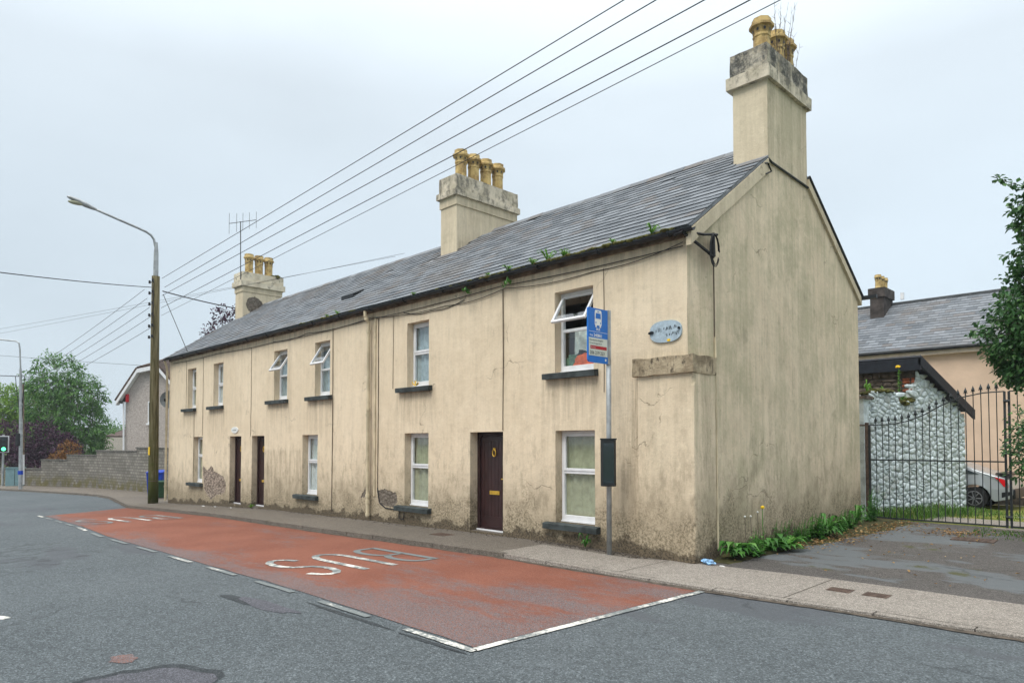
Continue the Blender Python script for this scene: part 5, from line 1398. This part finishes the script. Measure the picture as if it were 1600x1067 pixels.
# ------------------------------------------------------------------ silver car
car = thing('parked_car', (-.6, 13.2, 0), 'silver car with red tail lamp parked behind the stone shed', 'car')
CY0, CY1 = 12.45, 14.1; wx, wz, wr = .84, .29, .30
prof = [(1.60, .30), (1.66, .42), (1.66, .58), (1.58, .78), (1.50, .84), (1.25, .90), (.95, 1.0), (.6, 1.14), (.25, 1.27), (-.2, 1.38), (-.9, 1.42), (-1.5, 1.36), (-2.2, 1.0), (-2.35, .93), (-3.0, .80), (-3.35, .62), (-3.4, .35), (-3.1, .22)]
arch = lambda cx: [(cx + (wr + .07) * math.cos(R(a)), max(.2, wz + (wr + .06) * math.sin(R(a)))) for a in range(180, -1, -20)]
prof = [(x, z) for x, z in prof] + [(-2.95, .2)] + arch(-2.35)[0:] + [(-1.9, .18), (.4, .18)] + arch(wx) + [(1.3, .22)]
mb = MB(); rows = []
W_ = CY1 - CY0
for f_, yo in ((0, 0), (0, .06), (0, .5), (0, .94), (0, 1)):
    y = CY0 + W_ * yo; edge = yo in (0, 1)
    ring = []
    for x, z in prof:
        inset = 0
        if z > .85: inset = (z - .85) * .35
        yy = y
        if edge: yy = y + (inset if yo == 0 else -inset)
        elif yo in (.06, .94): yy = y + (inset if yo == .06 else -inset)
        xx = x
        if not edge and x > 1.45 and z < .85: xx = x + (.05 if yo == .5 else .025)
        zz = z + (.03 if (not edge and z > .85) else 0)
        ring.append((xx, yy, zz))
    rows.append(ring)
n = len(prof)
for r_ in rows: mb.v += r_
for i in range(4):
    for j in range(n): mb.f.append((i * n + j, i * n + (j + 1) % n, (i + 1) * n + (j + 1) % n, (i + 1) * n + j))
mb.f += [tuple(range(n))[::-1], tuple(range(4 * n, 5 * n))]
body_ = mb.build('body', 'car_paint', car, bevel=.012)
def cside(P, name, mat, out=.006, parent=car):
    def yy(z): return CY0 + (max(0, z - .85) * .35) - out
    return MB().prism(P, lambda a, b: (a, yy(b) + .03, b), lambda a, b: (a, yy(b), b)).build(name, mat, parent)
cside([(.95, .93), (.62, 1.06), (.2, 1.20), (-.3, 1.30), (-.9, 1.34), (-1.4, 1.28), (-1.95, .95)], 'side_window', 'dark_glass')
cside([(1.30, .865), (1.52, .80), (1.60, .60), (1.50, .62), (1.42, .74)], 'tail_lamp', 'tail_red', .012)
cside([(1.45, .33), (1.66, .42), (1.66, .50), (1.45, .47)], 'bumper', 'trim_dark', .008)
MB().box(1.62, 1.73, CY0 + .08, CY1 - .08, .30, .56).build('rear_bumper', 'trim_dark', car, bevel=.03)
MB().add([(1.30, CY0 + .08, .93), (1.62, CY0 + .08, .90), (1.62, CY1 - .08, .90), (1.30, CY1 - .08, .93), (1.32, CY0 + .08, .97), (1.62, CY0 + .08, .955), (1.62, CY1 - .08, .955), (1.32, CY1 - .08, .97)], [(0, 3, 2, 1), (4, 5, 6, 7), (0, 1, 5, 4), (1, 2, 6, 5), (2, 3, 7, 6), (3, 0, 4, 7)]).build('spoiler', 'trim_dark', car)
for xx in (wx, -2.35):
    for yc, sg in ((CY0 + .085, -1), (CY1 - .085, 1)):
        ww = MB(); ww.lathe([(wr * .66, -.1), (wr * .95, -.1), (wr, -.07), (wr, .07), (wr * .95, .1), (wr * .66, .1)], (0, 0, 0), 20)
        T = Matrix.Translation((xx, yc, wz)) @ Matrix.Rotation(R(90 * sg), 4, 'X'); ww.v = [tuple(T @ Vector(p)) for p in ww.v]; wo = ww.build('wheel', 'rubber', car)
        rm = MB(); rm.lathe([(wr * .64, .04), (wr * .66, .085), (wr * .58, .09), (wr * .56, .05), (.04, .06), (.03, .085), (.0, .085)], (0, 0, 0), 20)
        for q in range(7):
            t = 2 * math.pi * q / 7; rm.tube([(.03 * math.cos(t), .03 * math.sin(t), .08), (wr * .6 * math.cos(t), wr * .6 * math.sin(t), .08)], .016, 5)
        T2 = Matrix.Translation((xx, yc - .03, wz)) @ Matrix.Rotation(R(90), 4, 'X') if sg < 0 else Matrix.Translation((xx, yc + .03, wz)) @ Matrix.Rotation(R(-90), 4, 'X'); rm.v = [tuple(T2 @ Vector(p)) for p in rm.v]; rm.build('rim', 'alloy', wo)

#@PLANTS
# ------------------------------------------------------------------ vegetation
def leaf_shape(mb, p, d, up_, L, W, fold=.25):
    d = d.normalized(); s = d.cross(up_);
    if s.length < 1e-3: s = d.cross(Vector((1, 0, 0)))
    s.normalize(); n_ = s.cross(d)
    a = p; b = p + d * L; m = p + d * L * .45
    l = m + s * W * .5 + n_ * W * fold; r = m - s * W * .5 + n_ * W * fold
    l2 = p + d * L * .78 + s * W * .28 + n_ * W * fold * .5; r2 = p + d * L * .78 - s * W * .28 + n_ * W * fold * .5
    o = len(mb.v); mb.v += [tuple(a), tuple(l), tuple(l2), tuple(b), tuple(r2), tuple(r)]
    mb.f += [(o, o + 1, o + 2, o + 3), (o, o + 3, o + 4, o + 5)]
def rv(rnd): 
    while True:
        v = Vector((rnd.uniform(-1, 1), rnd.uniform(-1, 1), rnd.uniform(-1, 1)))
        if .05 < v.length < 1: return v
def tree(name, base, lobes, ntw, nl, L, W, mat, bark, label, cat, tr, seed, droop=.3, group=None, spread=.35, clip=None):
    rnd = random.Random(seed); t = thing(name, base, label, cat, group)
    B = Vector(base); tk = MB(); topz = max(c[2] + r[2] * .5 for c, r in lobes)
    cen = sum((Vector(c) for c, r in lobes), Vector()) / len(lobes)
    trunk = [B - Vector((0, 0, .2)), B.lerp(cen, .35) + rv(rnd) * tr, B.lerp(cen, .8) + rv(rnd) * tr * 1.5, Vector((cen.x, cen.y, topz))]
    tk.tube(trunk, [tr, tr * .8, tr * .5, tr * .12], 8)
    lf = MB()
    for c, r in lobes:
        c = Vector(c); tk.tube([B.lerp(cen, rnd.uniform(.3, .6)), B.lerp(c, .75) + rv(rnd) * tr * 2, c], [tr * .45, tr * .3, tr * .08], 6)
        vol = r[0] * r[1] * r[2]
        for i in range(int(ntw)):
            v = rv(rnd); v = v.normalized() * (v.length ** .45)
            k2 = 1 + .35 * nz(v.x * 2 + seed, v.y * 2, v.z * 2 + c.x)
            p = c + Vector((v.x * r[0], v.y * r[1], v.z * r[2])) * k2
            dirv = (p - c).normalized() + rv(rnd) * .6 + Vector((0, 0, -droop))
            st_ = L * spread * 12
            if i % 5 == 0: tk.tube([c.lerp(p, .45), p + dirv.normalized() * st_ * .6], [tr * .06 + .004, .003], 4, False)
            for q in range(nl):
                pp = p + dirv.normalized() * st_ * (q / nl) + rv(rnd) * st_ * .3
                leaf_shape(lf, pp, dirv * .5 + rv(rnd) + Vector((0, 0, -droop)), Vector((0, 0, 1)) + rv(rnd) * .7, L * rnd.uniform(.7, 1.25), W * rnd.uniform(.7, 1.2))
    tk.build('trunk', bark, t); lf.build('crown', mat, t); return t
def P3(x, y, D): p = atD(x, y, D); return (p.x, p.y, p.z)
def gb(x, D): p = atD(x, 700, D); return (p.x, p.y, -1.3)
m_ = lambda px_, D: px_ * D / 1072.2
# right hand broadleaf, near
D = 9.6
tree('broadleaf_tree', (atD(1690, 700, D).x, atD(1690, 700, D).y, 0), [(P3(1672, 530, D), (.80, .8, .55)), (P3(1648, 470, D), (.52, .6, .60)), (P3(1658, 390, D), (.46, .55, .60)), (P3(1642, 330, D), (.28, .4, .42)), (P3(1622, 515, D), (.55, .6, .42)), (P3(1618, 560, D), (.30, .3, .26)), (P3(1700, 420, D), (.7, .7, 1.0))],
     210, 10, .09, .056, 'leaf_dark', 'bark', 'glossy dark green broadleaf tree leaning in at the right edge', 'tree', .09, 3, .35, spread=.22)
tk = None
# twig sticking out near its top
tw = thing('overhanging_branch', P3(1622, 300, D), 'thin leafy branch reaching left above the broadleaf tree', 'branch')
mb = MB(); lf = MB(); rnd = random.Random(4); ptsb = [Vector(P3(x, y, D)) for x, y in ((1640, 330), (1612, 296), (1590, 289), (1570, 283), (1556, 275))]
mb.tube(ptsb, [.010, .008, .006, .004, .003], 5); mb.build('stem', 'bark', tw)
for i in range(60):
    t = rnd.random() * 4; a = int(min(3, t)); p = ptsb[a].lerp(ptsb[a + 1], t - a); leaf_shape(lf, p + rv(rnd) * .05, rv(rnd) + Vector((0, 0, -.6)), Vector((0, 0, 1)), .09 * rnd.uniform(.7, 1.2), .055)
lf.build('leaves', 'leaf_dark', tw)
# shrub beyond the gate
D = 13
tree('garden_shrub', (*P3(1622, 780, D)[:2], 0), [(P3(1628, 705, D), (.38, .4, .45)), (P3(1634, 670, D), (.36, .4, .3))], 150, 8, .08, .05, 'leaf_dark', 'bark', 'dark evergreen shrub beyond the second gate leaf', 'shrub', .04, 9)
# left trees
D = 50
tree('birch_tree', gb(106, D), [(P3(88, 590, D), (m_(26, D), 1.6, m_(36, D))), (P3(70, 625, D), (m_(26, D), 1.6, m_(40, D))), (P3(105, 650, D), (m_(38, D), 2, m_(40, D))), (P3(124, 618, D), (m_(22, D), 1.5, m_(30, D))), (P3(128, 665, D), (m_(24, D), 1.6, m_(36, D))), (P3(90, 690, D), (m_(40, D), 2, m_(30, D))), (P3(128, 698, D), (m_(22, D), 1.5, m_(24, D)))],
     320, 9, .21, .10, 'leaf_birch', 'bark_birch', 'airy light green birch tree above the boundary wall', 'tree', .16, 5, .5, spread=.20)
D = 56
tree('leafy_tree', gb(20, D), [(P3(18, 635, D), (m_(28, D), 2, m_(30, D))), (P3(50, 640, D), (m_(22, D), 1.7, m_(26, D))), (P3(-10, 640, D), (m_(30, D), 2, m_(34, D))), (P3(30, 670, D), (m_(44, D), 2, m_(26, D))), (P3(58, 690, D), (m_(26, D), 2, m_(26, D)))],
     320, 8, .22, .13, 'leaf_lime', 'bark', 'yellowish green tree behind the purple bush at far left', 'tree', .2, 6, .2, spread=.18)
D = 47
tree('purple_bush', gb(45, D), [(P3(20, 690, D), (m_(30, D), 1.5, m_(28, D))), (P3(58, 690, D), (m_(28, D), 1.5, m_(30, D))), (P3(90, 702, D), (m_(22, D), 1.3, m_(22, D))), (P3(40, 725, D), (m_(46, D), 1.5, m_(26, D))), (P3(-5, 715, D), (m_(26, D), 1.5, m_(34, D))), (P3(75, 735, D), (m_(34, D), 1.3, m_(22, D)))],
     330, 8, .17, .10, 'leaf_purple', 'bark', 'dark purple leaved bush behind the low left wall', 'bush', .1, 7, .2, spread=.18)
D = 44.5
tree('orange_bush', gb(98, D), [(P3(95, 716, D), (m_(13, D), .6, m_(9, D))), (P3(108, 704, D), (m_(7, D), .5, m_(12, D)))], 90, 7, .12, .07, 'leaf_orange', 'bark', 'small orange brown bush above the stepped wall', 'bush', .04, 8, .1, spread=.18)
D = 36
tree('purple_tree', (*P3(352, 520, D)[:2], -1.0), [(P3(346, 505, D), (m_(12, D), .5, m_(16, D))), (P3(360, 492, D), (m_(10, D), .5, m_(12, D))), (P3(338, 520, D), (m_(12, D), .5, m_(12, D)))], 34, 6, .17, .11, 'leaf_purple', 'bark', 'sparse purple tree top showing over the roof left of the far chimney', 'tree', .08, 10, .1, spread=.18)
D = 95
for i, (x, y, r) in enumerate(((178, 690, 12), (168, 692, 9))):
    tree('far_tree', gb(x, D), [(P3(x, y - 10, D), (m_(r, D), 1, m_(r * 1.1, D)))], 160, 6, .3, .2, 'leaf_birch', 'bark', ('rounded far tree just left of the bungalow roof', 'smaller far tree beside the birch, left of the bungalow')[i], 'tree', .1, 20 + i, .1, 'far trees')

# weeds along the gable foot, each a plant of its own
def weed(loc, n, L, W, rise, mat, label, seed, teeth=True, name='weed', group='weeds along the gable foot'):
    rnd = random.Random(seed); mb = MB(); c = Vector(loc)
    for i in range(n):
        t = 2 * math.pi * i / n + rnd.uniform(-.4, .4); l = L * rnd.uniform(.6, 1.15); rs = rise * rnd.uniform(.5, 1.3)
        d = Vector((math.cos(t), math.sin(t), 0)); s = Vector((-d.y, d.x, 0)); ns = 7; o = len(mb.v)
        if c.x + d.x * l < XG + .02: d.x = abs(d.x) * .5
        for q in range(ns + 1):
            f_ = q / ns; cc = c + d * l * (f_ - .18 * f_ * f_) + Vector((0, 0, rs * l * (1.5 * f_ - 1.25 * f_ * f_)))
            wd = W * math.sin(math.pi * min(1, f_ * .93 + .06)) ** .8 * (1 if not teeth or q % 2 else .38) * .5
            mb.v += [tuple(cc + s * wd + Vector((0, 0, wd * .35))), tuple(cc), tuple(cc - s * wd + Vector((0, 0, wd * .35)))]
        for q in range(ns): mb.f += [(o + 3 * q, o + 3 * q + 1, o + 3 * q + 4, o + 3 * q + 3), (o + 3 * q + 1, o + 3 * q + 2, o + 3 * q + 5, o + 3 * q + 4)]
    return tag(mb.build(name, mat, origin=loc, smooth=True), label, 'weed', group)
WL = [((.05, .78, -.02), 34, .36, .10, 1.0, 'large leafy weed clump against the pier with blue litter at its foot'), ((.12, 1.25, -.02), 24, .30, .09, .9, 'leafy weed right of the largest clump by the pier'),
      ((.18, 1.75, -.02), 22, .30, .08, 1.0, 'weed under the seed heads on the gable wall'), ((.28, 2.1, -.02), 26, .34, .09, .9, 'spreading weed below the yellow dandelion'),
      ((.02, 2.35, 0), 14, .34, .06, 2.0, 'upright narrow weed close to the gable below the dandelion'), ((.10, 3.05, 0), 20, .30, .06, 2.0, 'tall dark weed left of the bushiest clump'),
      ((.16, 3.55, 0), 36, .36, .08, 1.6, 'bushiest weed clump at the middle of the gable foot'), ((.22, 4.05, 0), 30, .34, .07, 1.4, 'weed clump right of the bushiest one'),
      ((.14, 4.75, 0), 24, .32, .06, 1.5, 'weed two thirds along the gable foot'), ((.06, 5.4, 0), 20, .30, .05, 1.8, 'small upright weed nearing the rear corner'),
      ((.02, 6.1, 0), 18, .32, .05, 2.0, 'short weed just before the rear corner of the gable'), ((-.02, 7.0, .0), 26, .48, .07, 2.2, 'tall fern like weed at the rear corner by the gate')]
def stem_weed(loc, n, H, label, seed, group='weeds along the gable foot'):
    rnd = random.Random(seed); mb = MB(); c = Vector(loc)
    for i in range(n):
        a = rnd.uniform(0, 6.28); b = c + Vector((abs(math.cos(a)) * .16 * rnd.random() , math.sin(a) * .26 * rnd.random(), 0)); h = H * rnd.uniform(.5, 1.1)
        d = Vector((rnd.uniform(-.02, .22), rnd.uniform(-.25, .25), 1)); P = [b + d * h * q / 4 + Vector((.05 * h * (q / 4) ** 2, 0, 0)) for q in range(5)]
        mb.tube(P, [.005, .005, .004, .003, .002], 4, False)
        for q in range(16):
            t = (q + 1) / 17 * 4; k2 = int(min(3, t)); p = P[k2].lerp(P[k2 + 1], t - k2); ll = .11 * (1.15 - q / 17) * rnd.uniform(.7, 1.2); e_ = q * 2.4 + rnd.uniform(-.4, .4)
            leaf_shape(mb, p, Vector((math.cos(e_), math.sin(e_), rnd.uniform(-.3, .5))), Vector((0, 0, 1)), ll, ll * .5, .15)
    return tag(mb.build('weed', 'leaf_green', origin=loc), label, 'weed', group)
for i, (loc, n_, L, W, rs, lab) in enumerate(WL):
    if i in (1, 4, 5, 6, 8, 9, 11): stem_weed(loc, int(n_ * 1.0), L * (1.35 if i != 11 else 1.6), lab, 40 + i); continue
    weed(loc, int(n_ * 1.9), L * 1.35, W * 1.15, rs, 'leaf_green', lab, 40 + i)
fl_ = thing('dandelion', (.0, 1.9, 0), 'yellow dandelion on a tall stalk in front of the gable wall', 'flower')
MB().tube([(.02, 1.9, 0), (.0, 1.88, .4), (-.02, 1.92, .66)], .006, 5).build('stalk', 'leaf_green', fl_)
lump((-.02, 1.92, .68), .035, .035, .025, 3).build('flower_head', 'yellow_petal', fl_)
for i, (y, z) in enumerate(((1.22, .56), (1.42, .55), (1.66, .6))):
    s_ = thing('seed_head', (.02, y, 0), ('leftmost white dandelion clock by the gable', 'middle white dandelion clock by the gable', 'white dandelion clock nearest the yellow flower')[i], 'flower', 'dandelion clocks')
    MB().tube([(.04, y, 0), (.02, y, z)], .004, 4).build('stalk', 'twig', s_); lump((.02, y, z + .02), .017, .017, .017, i, amp=.1).build('clock', 'seed_white', s_)
# pavement weed at the sill and weeds in the gutter
weed((-2.15, -.13, 0), 12, .22, .05, 2.2, 'leaf_green', 'small weed growing from the wall foot below the right window', 71, name='weed', group='wall foot weeds')
weed((-15.3, -.06, G(-15.3)), 10, .16, .04, 1.6, 'leaf_bright', 'small yellowish weed at the foot of the pillar between the two doors', 72, name='weed', group='wall foot weeds')
GW = [(-.75, .30, 'gutter weed nearest the gable corner'), (-1.5, .16, 'short gutter weed second from the gable corner'), (-2.55, .24, 'bushy gutter weed left of the bus sign cable'), (-2.95, .36, 'largest bright green gutter weed above the open window'), (-3.3, .26, 'gutter weed left of the largest one'), (-3.95, .22, 'gutter weed above the downward cable'), (-4.5, .14, 'small gutter weed over the middle door'), (-6.9, .14, 'tiny gutter weed near the middle chimney'), (-10.1, .2, 'gutter weed left of the main downpipe'), (-10.6, .15, 'smaller gutter weed further left of the downpipe')]
for i, (x, L, lab) in enumerate(GW): weed((x, -.19, 4.97), 24, L * .85, .022, 1.15, 'leaf_bright', lab, 90 + i, teeth=False, name='gutter_weed', group='weeds in the gutter')
for i, (x, lab) in enumerate(((-3.95, 'weed hanging below the gutter left of the open window'), (-5.15, 'weed hanging below the gutter above the middle door'))):
    weed((x, -.20, 4.88), 10, .20, .05, -1.8, 'leaf_green', lab, 110 + i, teeth=False, name='hanging_weed', group='weeds under the gutter')
# moss lumps on the gutter
mb = MB(); rnd = random.Random(8)
for i in range(230):
    x = -.4 - abs(rnd.gauss(0, 2.6)) if i < 190 else rnd.uniform(-12, -9)
    r_ = rnd.uniform(.015, .045); l_ = lump((x, -.185 + rnd.uniform(-.06, .03), 4.965 + rnd.uniform(-.01, .015)), r_ * 1.8, r_, r_ * .7, i, 7, 5, .4); mb.add(l_.v, l_.f)
tag(mb.build('gutter_moss', 'moss', origin=(-3, -.19, 4.97), smooth=True), 'brown green moss filling the gutter', 'moss', None, 'stuff')
# twiggy growth behind the gable pots
tg = thing('chimney_weed', (-.4, 4.1, 8.86), 'bare twiggy weed growing from the gable chimney top', 'weed')
mb = MB(); rnd = random.Random(12)
for i in range(22):
    b = Vector((-.35 + rnd.uniform(-.15, .15), 4.05 + rnd.uniform(-.22, .15) - (.55 if i > 8 else 0), 8.85)); d = Vector((rnd.uniform(-.15, .2), rnd.uniform(-.12, .25), 1)); L = rnd.uniform(.5, .85) + (.35 if i > 9 else 0)
    P = [b + d * L * q / 5 + rv(rnd) * .02 for q in range(6)]; mb.tube(P, [.007, .006, .005, .004, .003, .002], 4, False)
    for q in range(1, 6):
        for z_ in range(2): mb.tube([P[q], P[q] + (d + rv(rnd) * .9).normalized() * rnd.uniform(.06, .16)], [.003, .0015], 4, False)
mb.build('twigs', 'twig', tg)
for i, (c_, r_) in enumerate((((-22.3, 4.0, 8.72), .10), ((-22.2, 3.8, 8.70), .08), ((-22.25, 4.15, 8.71), .06))): pass
mb = MB()
for i, (c_, r_) in enumerate((((-22.3, 4.0, 8.72), .11), ((-22.15, 3.82, 8.70), .08), ((-22.25, 4.16, 8.71), .06), ((-22.1, 3.95, 8.70), .09))): l_ = lump(c_, r_ * 1.3, r_ * 1.5, r_, i, 10, 6, .5); mb.add(l_.v, l_.f)
tag(mb.build('chimney_moss', 'moss', origin=(-22.2, 3.9, 8.7)), 'dark moss cushion on the right end of the far chimney top', 'moss')
# ragwort and moss on the ruined wall top
rg = thing('ragwort', (-.2, 9.95, 3.0), 'yellow ragwort growing on the ruined wall in front of the black fascia', 'flower')
MB().tube([(-.1, 9.6, 2.9), (-.1, 9.6, 3.3), (-.12, 9.6, 3.62)], .01, 5).build('stem', 'leaf_green', rg); mb = MB(); rnd = random.Random(5)
for i in range(30): leaf_shape(mb, Vector((-.11, 9.6, 3.0 + .018 * i)), rv(rnd) + Vector((0, 0, .3)), Vector((0, 0, 1)), .09, .03)
mb.build('leaves', 'leaf_bright', rg); lump((-.12, 9.58, 3.64), .05, .03, .03, 4, amp=.6).build('flower_head', 'yellow_petal', rg)
mb = MB()
for i in range(46):
    s = rnd.uniform(.1, 1.95); r_ = rnd.uniform(.04, .10); p = SW3(s, shtop(s) + .01, -rnd.uniform(.0, .3)); l_ = lump(p, r_ * 1.6, r_ * 1.3, r_ * .6, i, 8, 5, .5); mb.add(l_.v, l_.f)
tag(mb.build('wall_moss', 'moss', origin=tuple(SW3(1, 2.9, -.2))), 'yellow green moss on top of the ruined stone wall', 'moss', None, 'stuff')
for i, (s, h) in enumerate(((.25, .3), (.8, .16), (1.6, .2))): p = SW3(s, shtop(s), -.15); weed(tuple(p), 12, h, .03, 1.8, 'leaf_bright', ('grassy tuft on the ruined wall beside the terrace', 'short tuft in the middle of the ruined wall top', 'tuft on the lower step of the ruined wall')[i], 130 + i, False, 'wall_weed', 'weeds on the ruined wall')
# grass along the gate foot
mb = MB(); rnd = random.Random(21)
def blade(mb, p, h, d, w_=.008):
    o = len(mb.v); s = Vector((-d.y, d.x, 0)).normalized() * w_
    mb.v += [tuple(p - s), tuple(p + s), tuple(p + d * h * .4 + Vector((0, 0, h * .6)) + s * .7), tuple(p + d * h * .4 + Vector((0, 0, h * .6)) - s * .7), tuple(p + d * h + Vector((0, 0, h * .9)))]
    mb.f += [(o, o + 1, o + 2, o + 3), (o + 3, o + 2, o + 4)]
for i in range(5200):
    if i < 2600: s = rnd.uniform(-.1, 4.0); p = SW3(s, .0, abs(rnd.gauss(0, .45))); h = rnd.uniform(.1, .34) * (1 if s < 2.8 else .45)
    elif i < 4400: p = Vector((rnd.uniform(.6, 4.5), rnd.uniform(9.7, 12.2), .0)); h = rnd.uniform(.02, .07)
    else: p = Vector((rnd.uniform(1.9, 4.4), rnd.gauss(6.9, .45), .0)); h = rnd.uniform(.02, .06)
    if p.y < 7.85 and i < 4400: continue
    a = rnd.uniform(0, 6.28); blade(mb, p, h, Vector((math.cos(a), math.sin(a), 0)) * rnd.uniform(.2, .8), rnd.uniform(.005, .012))
tag(mb.build('grass', 'grass', origin=(1, 9, 0)), 'green grass behind the iron gate', 'grass', None, 'stuff')
# fallen leaves
mb = MB()
for i in range(900):
    if i < 620: y = rnd.uniform(2.2, 7.6); x = XG + .15 + abs(rnd.gauss(.35, .22)) + .05 * (y - 2); z = .03
    elif i < 800: x, y, z = rnd.gauss(1.75, .28), rnd.gauss(6.3, .35), .004
    else: x, y, z = rnd.uniform(.1, 4), rnd.uniform(.6, 7), .0
    z = lerp(y, [0, 1.2, 4, 8], [-.03, -.03, -.01, 0]) + (.045 * max(0, 1 - (x - XG) / 1.0) if i < 620 else 0) + .012
    a = rnd.uniform(0, 6.28); L = rnd.uniform(.03, .07); leaf_shape(mb, Vector((x, y, z + rnd.uniform(0, .012))), Vector((math.cos(a), math.sin(a), rnd.uniform(-.1, .4))), Vector((0, 0, 1)) + rv(rnd) * .5, L, L * .6, .35)
tag(mb.build('fallen_leaves', 'dead_leaf', origin=(.5, 5, 0)), 'brown dead leaves scattered along the moss and driveway', 'leaves', None, 'stuff')
# debris along the wall foot
mb = MB()
for i in range(700):
    x = rnd.choice((rnd.uniform(-3.3, -.9), rnd.uniform(-22, -1))); y = -.03 - abs(rnd.gauss(0, .09)); 
    if x > -1.15: y -= .09
    r_ = rnd.uniform(.004, .016); l_ = lump((x, y, PAVE(x) + r_ * .5), r_ * 1.3, r_, r_ * .7, i, 5, 4, .4); mb.add(l_.v, l_.f)
tag(mb.build('wall_foot_debris', 'mortar_brown', origin=(-10, -.1, 0)), 'crumbled soil and grit along the foot of the facade', 'debris', None, 'stuff')
# litter
l_ = lump((.05, .02, .01), .10, .04, .035, 5, 14, 8, .7); tag(l_.build('plastic_litter', 'litter_blue', origin=(.05, .02, -.03)), 'crumpled blue and clear plastic wrapper at the pier foot', 'litter')
for i, (x, y, s) in enumerate(((.24, .06, .05), (-18.3, -.35, .10), (-17.4, -.32, .06), (-16.2, -.30, .05))):
    z = PAVE(x); a = .4 * i; mb = lump((x, y, z + .012), s, s * .4, .012, i + 30, 10, 6, .5)
    tag(mb.build('paper_scrap', 'litter_white', origin=(x, y, z)), ('small white scrap beside the blue wrapper', 'white scrap on the pavement under the far ground window', 'white scrap between the far window and the first door', 'white scrap in front of the first far door')[i], 'litter', 'litter scraps')
# covers in the ground
def cover(cx, cy, z, lx, ly, rot, label, mat='cover_iron'):
    t = thing('access_cover', (cx, cy, z), label, 'cover', 'iron access covers')
    T = Matrix.Translation((cx, cy, z)) @ Matrix.Rotation(rot, 4, 'Z')
    m2 = MB().box(-lx / 2, lx / 2, -ly / 2, ly / 2, -.03, .004); m2.v = [tuple(T @ Vector(p)) for p in m2.v]; m2.build('lid', mat, t)
    m2 = MB()
    for i in range(5):
        for j in range(5): m2.box(-lx * .42 + lx * .17 * i, -lx * .42 + lx * .17 * i + lx * .12, -ly * .42 + ly * .17 * j, -ly * .42 + ly * .17 * j + ly * .12, .004, .009)
    m2.v = [tuple(T @ Vector(p)) for p in m2.v]; m2.build('tread', mat, t)
cp = [CO + ray(x, y) * ((-.034 - CO.z) / ray(x, y).z) for x, y in ((1313, 921), (1370, 929), (1522, 846), (733, 843))]
cover(cp[0].x, cp[0].y, PAVE(2) + .013, .27, .22, .02, 'left of two small rusty covers set in the pavement')
cover(cp[1].x, cp[1].y, PAVE(2) + .013, .27, .22, .02, 'right of two small rusty covers set in the pavement')
cover(cp[2].x, cp[2].y, .004, .66, .5, .05, 'large flat cover in the driveway before the gate')
cover(-5.35, -.62, PAVE(-5.35) + .004, .42, .3, .02, 'rusty cover in the pavement by the middle door')
MB_ = MB().box(2.15, 2.9, 7.42, 7.62, 0, .05); tag(MB_.build('stone_slab', 'concrete', origin=(2.5, 7.5, 0), bevel=.01), 'flat stone slab lying under the gate meeting stile', 'slab')

#@HAZE
hz_ = MB().box(-1150, 1150, -1110, 1150, -2.4, 34)
hm = bpy.data.materials.new('haze'); hm.use_nodes = True; hm.node_tree.nodes.clear()
ho_ = hm.node_tree.nodes.new('ShaderNodeOutputMaterial'); hv = hm.node_tree.nodes.new('ShaderNodeVolumePrincipled')
hv.inputs['Color'].default_value = (.85, .9, .95, 1); hv.inputs['Density'].default_value = .0007; hv.inputs['Anisotropy'].default_value = .2
hm.node_tree.links.new(hv.outputs[0], ho_.inputs['Volume'])
HAZE = True
if HAZE:
    M['haze'] = hm; o = hz_.build('haze', 'haze'); tag(o, 'thin grey haze in the overcast air', 'haze', None, 'stuff')
